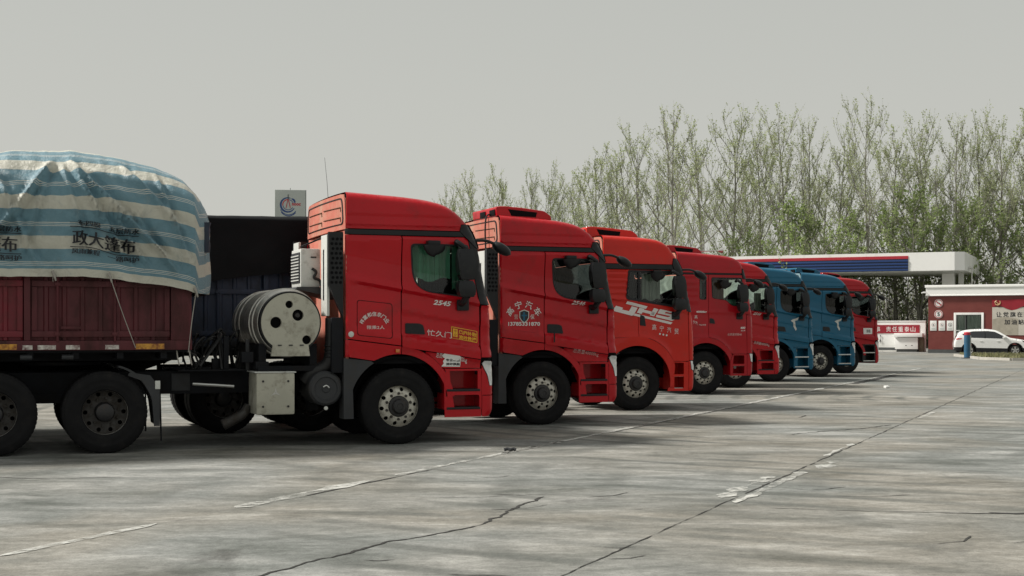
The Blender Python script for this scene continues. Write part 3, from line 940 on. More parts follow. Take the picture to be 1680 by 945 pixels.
def mirrors(t, kind, trim):
    """door mirror, kerb mirror above the window, front mirror on an arm"""
    dx = {'A': 0.0, 'B': -0.07, 'D': 0.03}[kind]
    dz = {'A': 0.0, 'B': -0.07, 'D': -0.02}[kind]
    for sg in (-1, 1):
        y = sg * 1.43
        b = MB()
        prof = [(-0.145, 0.0), (-0.14, 0.14), (0.0, 0.17), (0.12, 0.13), (0.14, 0.02), (0.10, -0.05), (-0.10, -0.06)]
        def housing(za, zb, k0=1.0):
            vs = []; rows = 6
            for i in range(rows + 1):
                q = i / rows
                k = k0 * (0.80 + 0.20 * math.sin(PI * min(1, max(0, q * 1.0)))) if 0 < i < rows else 0.72 * k0
                for px, py in prof:
                    vs.append((0.92 + dx + px * k - 0.02 * q, y + sg * (py - 0.05) * k, za + (zb - za) * q))
            m = len(prof)
            fs = [(i * m + j, i * m + (j + 1) % m, (i + 1) * m + (j + 1) % m, (i + 1) * m + j) for i in range(rows) for j in range(m)]
            fs += [tuple(reversed(range(m))), tuple(rows * m + j for j in range(m))]
            b.add(vs, fs)
        housing(2.29 + dz, 2.72 + dz)
        housing(2.05 + dz, 2.275 + dz, 0.98)
        mo = b.build('mirror', trim, t, 50)
        MB().tube(curve_pts([(0.84 + dx, sg * 1.20, 2.80 + dz), (0.80 + dx, sg * 1.36, 2.82 + dz), (0.92 + dx, sg * 1.42, 2.72 + dz)], 5), 0.035, 8).build('mirror_arm', trim, mo)
        MB().tube(curve_pts([(0.90 + dx, sg * 1.19, 1.96 + dz), (0.90 + dx, sg * 1.33, 1.98 + dz), (0.93 + dx, sg * 1.42, 2.07 + dz)], 5), 0.05, 8).build('mirror_arm', trim, mo)
        MB().box(0.84 + dx, 1.02 + dx, *sorted((sg * 1.20, sg * 1.245)), 1.86 + dz, 2.02 + dz, 0.02).build('mirror_mount', trim, mo)
        gy = y + sg * 0.0
        MB().box(0.785 + dx, 0.80 + dx, *sorted((y - sg * 0.05, y + sg * 0.09)), 2.34 + dz, 2.66 + dz, 0.004).build('mirror_face', mat['dglass'], mo)
        # kerb mirror
        if sg < 0 or True:
            b = MB()
            n = 14; vs = []; fs = []
            for i in range(5):
                ph = PI / 2 * i / 4
                for k in range(n):
                    th = 2 * PI * k / n
                    vs.append((0.47 + dx + 0.165 * math.cos(th) * math.cos(ph) , sg * (1.36 + 0.085 * math.sin(th) * math.cos(ph)), 2.77 + dz - 0.155 * math.sin(ph) * (1 - 0.1 * math.cos(th))))
            for i in range(4):
                for k in range(n):
                    fs.append((i * n + k, i * n + (k + 1) % n, (i + 1) * n + (k + 1) % n, (i + 1) * n + k))
            fs.append(tuple(reversed(range(n))))
            b.add(vs, fs)
            b.box(0.38 + dx, 0.56 + dx, *sorted((sg * 1.2, sg * 1.36)), 2.765 + dz, 2.835 + dz, 0.015)
            b.build('kerb_mirror', trim, t, 50)
    # front mirror on an arm, right corner
    b = MB()
    b.tube(curve_pts([(1.13 + dx, -1.12, 2.86 + dz), (1.32 + dx, -1.13, 2.86 + dz), (1.52 + dx, -1.10, 2.79 + dz)], 5), 0.022, 8)
    n = 14; vs = []; fs = []
    dirv = Vector((0.86, 0.0, -0.5)).normalized(); up = Vector((0.5, 0, 0.86)).normalized(); sd_ = Vector((0, 1, 0))
    c = Vector((1.56 + dx, -1.09, 2.755 + dz))
    for i in range(9):
        q = -1 + 2 * i / 8
        rr = math.sqrt(max(0.0, 1 - q * q)) if abs(q) < 1 else 0.05
        for k in range(n):
            th = 2 * PI * k / n
            vs.append(c + dirv * (q * 0.165) + up * (0.075 * rr * math.cos(th)) + sd_ * (0.11 * rr * math.sin(th)))
    for i in range(8):
        for k in range(n):
            fs.append((i * n + k, i * n + (k + 1) % n, (i + 1) * n + (k + 1) % n, (i + 1) * n + k))
    b.add(vs, fs)
    b.build('front_mirror', trim, t, 60)

def chassis(t, rear_s=(-3.92, -5.27), length=-6.1):
    for y in (-0.42, 0.42):
        MB().box(length, 1.15, y - 0.04, y + 0.04, 0.72, 1.03, 0.01).build('frame_rail', mat['dark'], t)
    b = MB()
    for s in (-5.9, -4.6, -3.2, -1.9, -0.5, 0.9):
        b.box(s - 0.06, s + 0.06, -0.38, 0.38, 0.76, 0.98)
    b.build('cross_member', mat['dark'], t)
    for s in (0.0,) + tuple(rear_s):
        b = MB()
        b.cyl((s, -1.0, 0.528), (s, 1.0, 0.528), 0.075, n=10)
        if s < -1:
            b.lathe([(0.0, -0.26), (0.2, -0.22), (0.27, 0.0), (0.2, 0.22), (0.0, 0.26)], 16, 'y', (s, 0, 0.53))
        b.build('axle', mat['dark'], t)
    for y in (-0.42, 0.42):
        MB().box(-0.75, 0.75, y - 0.045, y + 0.045, 0.60, 0.68).build('leaf_spring', mat['dark'], t)
        MB().box(rear_s[1] + 0.1, rear_s[0] - 0.1, y - 0.05, y + 0.05, 0.62, 0.74).build('leaf_spring', mat['dark'], t)
    for sg in (-1, 1):
        wheel(t, 0.0, sg * 1.2, 'f', 0.3)
        for i, s in enumerate(rear_s):
            wheel(t, s, sg * 1.22, 'r', 0.2 + i)
            w = share('inner_tyre', WM['tyre'], t, (s, sg * 0.72, 0.528), (0, 0, 0))
    # wheel-house liner behind the cab front wheel
    for sg in (-1, 1):
        b = MB(); vs = []; fs = []
        A = arc(0, 0.53, 0.66, 175, 15, 14)
        for x, z in A: vs += [(x, sg * 0.80, z), (x, sg * 1.19, z)]
        fs = [(2 * k, 2 * k + 2, 2 * k + 3, 2 * k + 1) for k in range(len(A) - 1)]
        b.add(vs, fs); b.build('wheel_house', mat['liner'], t)
        # grey rear part of the front mudguard
        p = [(-0.785, 0.37), (-0.645, 0.37), (-0.655, 0.75)] + arc(0, 0.53, 0.70, 160, 121, 6) + [(-0.40, 1.16), (-0.785, 1.205)]
        MB().prism(p, *sorted((sg * 0.95, sg * 1.205))).build('mudguard', mat['guard'], t)
    b = MB()
    b.box(-1.0, 1.1, -0.75, 0.75, 0.62, 1.1)
    b.build('engine_block', mat['liner'], t)
    b = MB()
    b.lathe([(0.0, 1.12), (0.5, 1.12), (0.52, 1.16), (0.0, 1.18)], 24, 'z', ((rear_s[0] + rear_s[1]) / 2 + 0.2, 0, 0))
    b.build('fifth_wheel', mat['dark'], t)

def roof_ac(t, kind, paint, x0=-0.72, x1=0.28, w=0.62, yc=-0.12):
    zb = {'A': 3.45, 'B': 3.42, 'D': 3.46}[kind]
    h = 0.215
    b = MB()
    pr = [(x0, zb), (x0 - 0.02, zb + h * 0.95), (x0 + 0.12, zb + h), (x0 + 0.45, zb + h * 0.92), (x1 - 0.12, zb + h * 0.72), (x1, zb + h * 0.35), (x1 + 0.02, zb)]
    bm_ = MB().prism(rounded(pr, 0.035, 3), yc - w, yc + w)
    o = bm_.build('roof_cooler', paint, t, 40)
    md = o.modifiers.new('bevel', 'BEVEL'); md.width = 0.03; md.segments = 3; md.limit_method = 'ANGLE'; md.angle_limit = R(50)
    for y in (yc - 0.42, yc + 0.05):
        MB().box(x0 - 0.026, x0 - 0.008, y - 0.13, y + 0.13, zb + 0.06, zb + 0.16, 0.004).build('cooler_vent', mat['liner'], o)
    MB().prism([(x0 + 0.26, zb + 0.055), (x0 + 0.70, zb + 0.045), (x0 + 0.72, zb + 0.125), (x0 + 0.20, zb + 0.165)], yc - w - 0.006, yc - w + 0.02).build('cooler_vent', mat['liner'], o)

def deflector(t, paint):
    """black perforated air guide behind the cab with a pale rear plate"""
    for sg in (-1, 1):
        y0, y1 = sorted((sg * 1.10, sg * 1.18))
        poly = [(-0.985, 2.20), (-0.785, 1.75), (-0.785, 2.93), (-0.985, 2.93)]
        if True:
            g = MB().prism(poly, y0, y1).build('air_guide', mat['black'], t)
            b = MB()
            for i in range(10):
                for j in range(3):
                    x = -0.945 + j * 0.06 + (0.0 if i % 2 == 0 else 0.015); z = 2.24 + i * 0.066
                    b.cyl((x, sg * 1.181, z), (x, sg * 1.187, z), 0.021, n=8)
            b.build('air_guide_dimples', mat['liner'], g)['kind'] = 'stuff'
            ya, yb_ = sorted((sg * 0.74, sg * 1.095))
            pl = MB().box(-0.995, -0.955, ya, yb_, 1.78, 2.90, 0.012).build('air_guide_plate', mat['offwhite'], g)
            b = MB().box(-1.004, -0.994, ya + 0.16, ya + 0.20, 2.0, 2.7, 0.003)
            b.build('air_guide_slot', mat['black'], g)
            MB().box(-0.95, -0.78, y0 + sg * -0.0, y1, 1.0, 1.76, 0.02).build('air_guide_lower', mat['dark'], g)

HEAD = R(21)
FW = Vector((math.cos(HEAD), math.sin(HEAD), 0)); LT = Vector((-math.sin(HEAD), math.cos(HEAD), 0))

def tractor(pos, kind, paint, label, trim=None, yaw=0.0, **opt):
    t = empty('tractor_truck', (pos[0], pos[1], 0), HEAD + yaw, label, 'truck', 'tractor trucks parked side by side')
    P = cab_panels(t, kind, paint, trim or mat['black'], opt)
    mirrors(t, kind, trim or mat['black'])
    chassis(t)
    if opt.get('ac'): roof_ac(t, kind, paint, *opt['ac'])
    if kind == 'A': deflector(t, paint)
    return t, P
# ------------------------------------------------------------------ ground
def ground_material():
    m, t, b = nt('worn_concrete')
    v = objvec(t)
    tc = t.nodes.new('ShaderNodeTexCoord')
    def mul(a_, b_):
        n_ = t.nodes.new('ShaderNodeMath'); n_.operation = 'MULTIPLY'
        t.links.new(a_, n_.inputs[0])
        if hasattr(b_, 'is_output'): t.links.new(b_, n_.inputs[1])
        else: n_.inputs[1].default_value = b_
        return n_.outputs[0]
    # mottled slab: one many-octave noise drives dark grime, bare concrete and pale dust
    mo = noise_node(t, 1.5, 14, 0.70, objvec(t, (0.42, 1.0, 1), (0, 0, R(-17))), 0.35)
    big = noise_node(t, 0.13, 5, 0.6, v, 0.8)
    ad = t.nodes.new('ShaderNodeMath'); ad.operation = 'MULTIPLY_ADD'; ad.inputs[1].default_value = 0.30
    t.links.new(big.outputs[0], ad.inputs[0]); t.links.new(mo.outputs[0], ad.inputs[2])
    def tri(cs):
        r_ = t.nodes.new('ShaderNodeValToRGB'); cr = r_.color_ramp
        cr.elements[0].position = 0.49; cr.elements[0].color = (*cs[0], 1)
        cr.elements[1].position = 0.80; cr.elements[1].color = (*cs[3], 1)
        for p_, q_ in ((0.605, cs[1]), (0.70, cs[2])):
            e_ = cr.elements.new(p_); e_.color = (*q_, 1)
        t.links.new(ad.outputs[0], r_.inputs[0])
        return r_.outputs[0]
    warm = tri(((0.145, 0.140, 0.118), (0.244, 0.233, 0.203), (0.312, 0.298, 0.264), (0.415, 0.402, 0.366)))
    cool = tri(((0.128, 0.138, 0.126), (0.225, 0.235, 0.222), (0.292, 0.298, 0.284), (0.410, 0.412, 0.392)))
    hue = noise_node(t, 0.20, 3, 0.5, objvec(t), 0.4)
    c = mixc(t, ramp(t, hue.outputs[0], 0.42, 0.56).outputs[0], warm, cool)
    # sweeping tyre scuffs: concentric arcs broken by noise
    for (cx, cy, sc, lo, amt) in ((11.5, 31.0, 0.42, 0.66, 0.75), (-3.0, 2.0, 0.36, 0.70, 0.55), (16.0, 12.0, 0.30, 0.70, 0.5)):
        w = t.nodes.new('ShaderNodeTexWave')
        w.wave_type = 'RINGS'; w.rings_direction = 'Z'
        w.inputs['Scale'].default_value = sc
        w.inputs['Distortion'].default_value = 2.2
        w.inputs['Detail'].default_value = 4.0
        w.inputs['Detail Scale'].default_value = 0.25
        mp = t.nodes.new('ShaderNodeMapping'); mp.inputs['Location'].default_value = (-cx, -cy, 0)
        t.links.new(tc.outputs['Object'], mp.inputs['Vector']); t.links.new(mp.outputs[0], w.inputs['Vector'])
        brk = noise_node(t, 0.28, 5, 0.62, mp.outputs[0], 0.5)
        f = mul(ramp(t, w.outputs[0], lo, 0.97).outputs[0], ramp(t, brk.outputs[0], 0.47, 0.62).outputs[0])
        c = mixc(t, mul(f, amt), c, (0.115, 0.122, 0.112))
    # oil drips and dark pock marks
    oil = noise_node(t, 0.33, 6, 0.7, v, 1.2)
    c = mixc(t, mul(ramp(t, oil.outputs[0], 0.63, 0.74).outputs[0], 0.8), c, (0.105, 0.105, 0.098))
    sp = noise_node(t, 7.0, 4, 0.75, objvec(t, (0.6, 1.2, 1), (0, 0, R(-20))))
    spm = noise_node(t, 0.5, 3, 0.6, v)
    c = mixc(t, mul(ramp(t, sp.outputs[0], 0.66, 0.72).outputs[0], ramp(t, spm.outputs[0], 0.46, 0.6).outputs[0]), c, (0.075, 0.075, 0.070))
    # grain
    gr = noise_node(t, 55, 5, 0.75, v)
    mg = noise_node(t, 11, 6, 0.75, v)
    for src, lo_, hi_2 in ((gr, 0.66, 1.12), (mg, 0.66, 1.16)):
        g2 = t.nodes.new('ShaderNodeMix'); g2.data_type = 'RGBA'; g2.blend_type = 'MULTIPLY'; g2.inputs[0].default_value = 1
        if hasattr(c, 'is_output'): t.links.new(c, g2.inputs[6])
        t.links.new(ramp(t, src.outputs[0], 0.28, 0.72, (lo_,) * 3 + (1,), (hi_2,) * 3 + (1,)).outputs[0], g2.inputs[7])
        c = g2.outputs[2]
    t.links.new(c, b.inputs['Base Color'])
    b.inputs['Roughness'].default_value = 0.85
    b.inputs['Specular IOR Level'].default_value = 0.25
    hb = noise_node(t, 14, 9, 0.75, v)
    bp = t.nodes.new('ShaderNodeBump'); bp.inputs['Strength'].default_value = 0.6; bp.inputs['Distance'].default_value = 0.015
    t.links.new(hb.outputs[0], bp.inputs['Height']); t.links.new(bp.outputs[0], b.inputs['Normal'])
    return m

mat['concrete'] = ground_material()
mat['earth'] = M('bare_earth', (0.13, 0.115, 0.075), 0.95, var=0.4, vs=0.15, dirt=(0.09, 0.11, 0.04), damt=0.6, ds=0.3)
mat['crack'] = M('dark_crack', (0.030, 0.029, 0.027), 0.95, var=0.2)  # dark tone shared by cracks and slab joints

def worn_paint():
    m, t, b = nt('worn_road_paint')
    v = objvec(t)
    out = t.nodes['Material Output']
    b.inputs['Base Color'].default_value = (0.50, 0.50, 0.47, 1)
    b.inputs['Roughness'].default_value = 0.8
    n = noise_node(t, 5.0, 8, 0.75, v)
    n2 = noise_node(t, 0.7, 3, 0.5, v)
    ad = t.nodes.new('ShaderNodeMath'); ad.operation = 'MULTIPLY_ADD'; ad.inputs[1].default_value = 0.5
    t.links.new(n2.outputs[0], ad.inputs[0]); t.links.new(n.outputs[0], ad.inputs[2])
    r_ = ramp(t, ad.outputs[0], 0.64, 0.84)
    tr = t.nodes.new('ShaderNodeBsdfTransparent')
    mx = t.nodes.new('ShaderNodeMixShader')
    t.links.new(r_.outputs[0], mx.inputs[0]); t.links.new(tr.outputs[0], mx.inputs[1]); t.links.new(b.outputs[0], mx.inputs[2])
    t.links.new(mx.outputs[0], out.inputs[0])
    return m
mat['roadpaint'] = worn_paint()

def sheet(name, pts, z, material, parent=None):
    return link_mesh(name, [(p[0], p[1], z) for p in pts], [tuple(range(len(pts)))], material, parent, 0)

terrain = sheet('ground', [(-1500, -200), (1500, -200), (1500, 3500), (-1500, 3500)], -0.02, mat['earth'])
tag(terrain, 'bare earth and dry grass beyond the lot', 'ground', kind='structure')
lot = sheet('pavement', [(-120, -30), (90, -30), (90, 112), (-120, 125)], 0.0, mat['concrete'])
tag(lot, 'worn concrete truck lot with scuffs and cracks', 'pavement', kind='structure')

ROW = Vector((0.403, 0.915)).normalized(); RN = Vector((ROW.y, -ROW.x))
def ribbon(name, pts, width, material, z=0.004, jitter=0.0, step=0.25, wj=0.0, seed=1):
    rnd = random.Random(seed)
    P = [Vector(p) for p in pts]
    Q = []
    for a, b in zip(P, P[1:]):
        k = max(1, int((b - a).length / step))
        for i in range(k): Q.append(a.lerp(b, i / k))
    Q.append(P[-1])
    vs = []; fs = []
    for i, q in enumerate(Q):
        d = (Q[min(i + 1, len(Q) - 1)] - Q[max(i - 1, 0)]).normalized(); n = Vector((-d.y, d.x))
        o = jitter * (noise.noise((q.x * 2.3, q.y * 2.3, seed)) + 0.6 * noise.noise((q.x * 9, q.y * 9, seed)))
        w = width * (1 + wj * (noise.noise((q.x * 3, q.y * 3, seed + 5)) * 1.6 + rnd.uniform(-.35, .35)))
        w = max(width * 0.12, w)
        if i in (0, len(Q) - 1): w *= 0.2
        vs += [(q.x + n.x * (o - w / 2), q.y + n.y * (o - w / 2), z), (q.x + n.x * (o + w / 2), q.y + n.y * (o + w / 2), z)]
    fs = [(2 * i, 2 * i + 1, 2 * i + 3, 2 * i + 2) for i in range(len(Q) - 1)]
    return link_mesh(name, vs, fs, material, lot, 0)

L0 = Vector((-1.35, 14.75))            # a point on the bay line
def on_line(Y): return L0 + ROW * ((Y - L0.y) / ROW.y)
for a, b, w, sd_ in ((9.6, 11.2, 0.09, 1), (12.2, 14.6, 0.15, 2), (14.9, 20.9, 0.085, 3), (17.5, 19.5, 0.11, 4), (21.0, 34.2, 0.12, 5), (34.2, 56.0, 0.13, 6)):
    ribbon('parking_line', [on_line(a), on_line(b)], w, mat['roadpaint'] , 0.006, 0.015, 0.12, 0.5, sd_)
for a, b, sd_ in ((13.1, 15.6, 11), (21.0, 24.0, 12), (24.0, 60.0, 13), (40.0, 47.5, 14)):
    off = RN * (0.09 if sd_ != 14 else 0.25)
    ribbon('slab_joint', [on_line(a) + off, on_line(b) + off], 0.022 if sd_ != 14 else 0.22, mat['crack'], 0.004, 0.02, 0.1, 0.8, sd_)
J0 = Vector((1.966, 12.58))
ribbon('slab_joint', [J0 + ROW * -6.5, J0 + ROW * 48], 0.014, mat['crack'], 0.004, 0.02, 0.09, 1.1, 21)
for a, b, o, w, sd_ in ((0.0, 3.0, 0.09, 0.11, 31), (0.3, 2.4, -0.14, 0.12, 32), (3.4, 4.4, 0.20, 0.20, 33), (5.0, 7.0, -0.05, 0.06, 34), (13, 15, 0.1, 0.08, 35)):
    ribbon('worn_marking', [J0 + ROW * a + RN * o, J0 + ROW * b + RN * o], w, mat['roadpaint'], 0.007, 0.03, 0.08, 0.9, sd_)
crk = [(-1.60, 8.96), (-1.50, 9.14), (-1.21, 9.69), (-0.915, 10.24), (-0.66, 10.54), (-0.39, 10.93), (-0.20, 11.27), (-0.094, 11.64), (-0.053, 11.95), (0.055, 12.27), (0.31, 13.03)]
ribbon('crack', crk, 0.024, mat['crack'], 0.004, 0.05, 0.045, 0.75, 41)
ribbon('crack', [(-1.72, 8.6), (-1.60, 8.96), (-1.55, 9.05)], 0.03, mat['crack'], 0.0042, 0.04, 0.05, 0.8, 42)
ribbon('crack', [(-0.42, 8.88), (-0.1, 8.86), (0.25, 8.70), (0.4, 8.6)], 0.030, mat['crack'], 0.004, 0.03, 0.05, 0.8, 43)
ribbon('crack', [(2.3, 12.2), (3.3, 11.95), (4.6, 11.75), (6.0, 11.6)], 0.016, mat['crack'], 0.004, 0.03, 0.06, 1.0, 44)
ribbon('crack', [(4.15, 11.9), (4.35, 11.82), (4.6, 11.85), (4.9, 11.75)], 0.05, mat['crack'], 0.0044, 0.05, 0.05, 0.9, 45)
ribbon('crack', [(4.1, 20.6), (4.8, 21.3), (5.6, 21.9), (6.3, 22.8)], 0.035, mat['crack'], 0.004, 0.07, 0.07, 0.9, 46)
ribbon('crack', [(5.2, 24.7), (5.45, 25.3)], 0.05, mat['crack'], 0.004, 0.05, 0.07, 0.9, 47)
ribbon('crack', [(-6.2, 14.9), (-5.0, 14.6), (-4.2, 14.75)], 0.02, mat['crack'], 0.004, 0.03, 0.07, 0.9, 48)
for k in range(26):
    rnd = random.Random(100 + k)
    x = rnd.uniform(-1.5, 7.5); y = rnd.uniform(8.8, 16)
    a = rnd.uniform(-0.5, 0.5); L = rnd.uniform(0.08, 0.4)
    ribbon('crack', [(x, y), (x + L * math.cos(a), y + L * math.sin(a)), (x + 2 * L * math.cos(a + .3), y + 2 * L * math.sin(a + .3))], 0.014, mat['crack'], 0.004, 0.02, 0.05, 0.8, 200 + k)

# litter
rb = MB(); rr = random.Random(3)
rb.tube([(0, 0, 0.02), (0.04, 0.015, 0.028), (0.08, 0.0, 0.02), (0.12, 0.02, 0.028), (0.15, 0.01, 0.02)], 0.022, 7)
lit = rb.build('crushed_can', mat['guard']); lit.location = (-0.10, 17.85, 0.005)
tag(lit, 'small crushed dark can lying on the white bay line', 'litter')
rb = MB().box(-0.07, 0.07, -0.05, 0.05, 0.0, 0.06, 0.015)
lit = rb.build('paper_scrap', mat['white']); lit.location = (10.15, 37.0, 0.005); lit.rotation_euler = (0.2, 0, 0.5)
tag(lit, 'tiny white scrap on the concrete beyond the blue trucks', 'litter')

# ------------------------------------------------------------------ the row of trucks
def side_text(t, P, body, box, m='letter', par=None, **k):
    return lettering('lettering', body, P['map-1'], box, mat[m], par or t, off=k.pop('off', 0.007), **k)

def arc_text(t, P, chars, ctr, rad, a0, a1, size, m='letter', tilt=True):
    n = len(chars)
    mp = P['map-1']
    for i, ch in enumerate(chars):
        a = R(a0 + (a1 - a0) * i / (n - 1))
        cs, cz = ctr[0] + rad * math.cos(a), ctr[1] + rad * math.sin(a)
        rot = (a - PI / 2) if tilt else 0
        V, F, asp = text_geo(ch, 0.0, 0.012)
        vs = []
        for u, w in V:
            x, y = (u - 0.5) * size, (w - 0.5) * size
            vs.append(mp(cs + x * math.cos(rot) - y * math.sin(rot), cz + x * math.sin(rot) + y * math.cos(rot), 0.007))
        link_mesh('lettering', vs, F, mat[m], t, 0)

# 1: nearest, with tank, air conditioner and the loaded trailer
T1 = (-2.00, 20.08)
t, P = tractor(T1, 'A', mat['red'], 'nearest red tractor truck with a round beige-ended gas tank behind its cab',
               glass=mat['glass'], curtains=[('greencloth', 0.18, 0.80, -1.02, 2.30, 2.85), ('greencloth', 0.84, 1.02, -1.0, 2.15, 2.85)])
mp = P['map-1']
MB().box(-0.06, -0.005, -1.262, -1.235, 1.275, 1.325, 0.008).build('marker_lamp', mat['amber'], t)
side_text(t, P, '2545', (0.50, 0.77, 1.945, 2.015), 'letter', shear=0.3, bold=0.03, slope=-0.10)
hatch = rounded([(-0.60, 2.005), (-0.60, 1.515), (-0.09, 1.465), (-0.09, 1.955)], 0.05)
hi_ = [(-0.345 + (p[0] + 0.345) * 0.972, 1.735 + (p[1] - 1.735) * 0.972) for p in hatch]
panel('hatch_seam', hatch, mp, mat['liner'], t, holes=[hi_], step=0.08, thick=0.004, off=0.0035)
arc_text(t, P, '祥富和信奈门业', (-0.345, 1.60), 0.21, 150, 33, 0.062, 'letter')
side_text(t, P, '限乘2人', (-0.455, -0.205, 1.60, 1.65), 'letter')
MB().lathe([(0.0, -0.012), (0.03, -0.012), (0.04, -0.008), (0.04, 0.006)], 16, 'y', (-0.69, mp(-0.69, 1.53, 0).y, 1.53)).build('filler_cap', mat['offwhite'], t)
side_text(t, P, '忙久门', (0.42, 0.78, 1.515, 1.60), 'letter', slope=-0.13)
stk = [(0.775, 1.640), (0.775, 1.475), (1.165, 1.405), (1.165, 1.570)]
panel('sticker', rounded(stk, 0.012), mp, mat['yellow'], t, step=0.06, thick=0.003, off=0.006)
st2 = [(0.970 + (p[0] - 0.970) * 0.95, 1.5225 + (p[1] - 1.5225) * 0.90) for p in stk]
panel('sticker', st2, mp, mat['crimson'], t, step=0.06, thick=0.0, off=0.008)
panel('sticker', [(0.80, 1.612), (0.80, 1.497), (0.868, 1.485), (0.868, 1.600)], mp, mat['yellow'], t, step=0.06, thick=0.0, off=0.010)
lettering('lettering', '专', mp, (0.812, 0.858, 1.552, 1.596), mat['crimson'], t, off=0.012)
lettering('lettering', '业', mp, (0.812, 0.858, 1.500, 1.544), mat['crimson'], t, off=0.012)
lettering('lettering', '风炮补胎', mp, (0.885, 1.150, 1.533, 1.592), mat['yellow'], t, off=0.010, slope=-0.17, bold=0.02)
lettering('lettering', '流动救援', mp, (0.885, 1.150, 1.462, 1.521), mat['yellow'], t, off=0.010, slope=-0.17, bold=0.02)
wst = [(0.63, 1.235), (0.66, 1.262), (0.80, 1.245), (0.86, 1.238), (0.912, 1.205), (0.905, 1.10), (0.90, 1.07), (0.625, 1.075), (0.66, 1.12), (0.648, 1.15), (0.68, 1.19), (0.645, 1.205)]
panel('sticker', wst, mp, mat['white'], t, step=0.05, thick=0.004, off=0.0)
lettering('lettering', '专业补胎', mp, (0.69, 0.90, 1.145, 1.185), mat['ink'], t, off=0.004, bold=0.03, slope=-0.02)
lettering('lettering', '流动换胎', mp, (0.69, 0.90, 1.090, 1.130), mat['ink'], t, off=0.004, bold=0.03, slope=-0.02)
lettering('lettering', '总质', mp, (0.545, 0.635, 1.205, 1.275), mat['letter'], t, off=-0.002, slope=-0.2)
lettering('lettering', '0kg', mp, (0.915, 1.005, 1.125, 1.205), mat['letter'], t, off=-0.002, shear=-0.1, slope=-0.2)

# gas tank lying across the frame behind the cab
tank = MB()
cs, cz = -1.50, 1.69
pr = [(0.0, -1.02), (0.36, -1.01), (0.43, -0.99), (0.46, -0.90)]
for a in (-0.80, -0.55, 0.25, 0.60):
    pr += [(0.462, a - 0.035), (0.475, a - 0.03), (0.475, a + 0.03), (0.462, a + 0.035)]
pr += [(0.46, 0.85), (0.42, 0.97), (0.30, 1.04), (0.0, 1.06)]
tk = tank.lathe(pr, 56, 'y', (cs, 0, cz)).build('gas_tank', mat['tank'], t, 50)
MB().lathe([(0.405, -1.02), (0.405, -1.115), (0.42, -1.12), (0.425, -1.10), (0.425, -1.0)], 48, 'y', (cs, 0, cz)).build('tank_gasket', mat['black'], tk)
shroud = arc(cs, cz, 0.40, -42, 222, 40) + [(cs - 0.245, cz - 0.31), (cs - 0.265, 1.235), (cs + 0.265, 1.235), (cs + 0.245, cz - 0.31)]
def hole(x, z, r): return arc(cs + x, cz + z, r, 0, 342, 18)
hl = [hole(-0.02, 0.245, 0.052), hole(0.10, 0.10, 0.078), hole(-0.20, 0.0, 0.078), hole(0.22, -0.235, 0.062)]
panel('tank_cover', shroud, lambda x, z, o: Vector((x, -1.125 - o, z)), mat['cream'], tk, holes=hl, step=0.09, thick=0.06)
MB().lathe([(0.0, -1.05), (0.39, -1.05)], 32, 'y', (cs, 0, cz)).build('tank_cover_backing', mat['liner'], tk)
for x, z in ((0.10, 0.10),):
    MB().lathe([(0.0, -1.10), (0.03, -1.10), (0.045, -1.06)], 14, 'y', (cs + x, 0, cz + z)).build('filler_valve', mat['hub'], tk)
for x in (-0.15, 0.0, 0.15):
    MB().box(cs + x - 0.025, cs + x + 0.025, -1.14, -1.124, 1.375, 1.39).build('cover_hinge', mat['guard'], tk)
MB().box(cs - 0.42, cs + 0.42, -1.0, 0.9, 1.03, 1.10).box(cs - 0.40, cs - 0.30, -0.95, 0.85, 1.10, 1.40).box(cs + 0.30, cs + 0.40, -0.95, 0.85, 1.10, 1.40).build('tank_cradle', mat['dark'], t)
# battery box
bx = MB().box(-1.98, -1.46, -1.205, -0.62, 0.45, 1.01, 0.025).build('battery_box', mat['cream'], t)
MB().box(-2.0, -1.44, -1.20, -0.60, 1.012, 1.028, 0.004).build('box_lid', mat['offwhite'], bx)
for x in (-1.89, -1.55):
    for z in (0.56, 0.90):
        MB().lathe([(0.0, -0.012), (0.014, -0.012), (0.016, 0.0)], 10, 'y', (x, -1.206, z)).build('box_bolt', mat['hub'], bx)
for k in range(3):
    a = PI / 2 + k * 2 * PI / 3
    MB().prism([(-1.72 + 0.075 * math.cos(a), 0.745 + 0.075 * math.sin(a)), (-1.72 + 0.016 * math.cos(a + 1.2), 0.745 + 0.016 * math.sin(a + 1.2)), (-1.72 + 0.016 * math.cos(a - 1.2), 0.745 + 0.016 * math.sin(a - 1.2))], -1.2095, -1.2055).build('box_emblem', mat['alloy'], bx)
# air filter and hoses
af = MB().lathe([(0.0, -1.16), (0.05, -1.16), (0.06, -1.15), (0.15, -1.15), (0.16, -1.165), (0.205, -1.16), (0.235, -1.13), (0.24, -1.05), (0.235, -0.55), (0.0, -0.55)], 40, 'y', (-1.02, 0, 0.79)).build('air_filter', mat['guard'], t)
MB().lathe([(0.0, 0.0), (0.022, 0.0), (0.03, 0.02)], 10, 'y', (-1.02, -1.17, 0.52)).build('drain_plug', mat['offwhite'], af)
MB().tube(curve_pts([(-1.06, -1.165, 0.81), (-1.02, -1.172, 0.83), (-0.98, -1.168, 0.80)], 4), 0.012, 5).build('filter_badge', mat['alloy'], af)
MB().tube(curve_pts([(-1.25, -0.85, 0.88), (-1.15, -0.90, 1.0), (-0.98, -0.95, 1.08), (-0.90, -1.0, 1.25), (-0.90, -1.05, 1.75)], 6), 0.105, 14).build('intake_hose', mat['hosemat'], t)
for zz in (1.22, 1.27, 1.32, 1.37):
    MB().lathe([(0.108, -0.012), (0.118, 0.0), (0.108, 0.012)], 16, 'z', (-0.90, -1.01, zz)).build('hose_ring', mat['hosemat'], t)
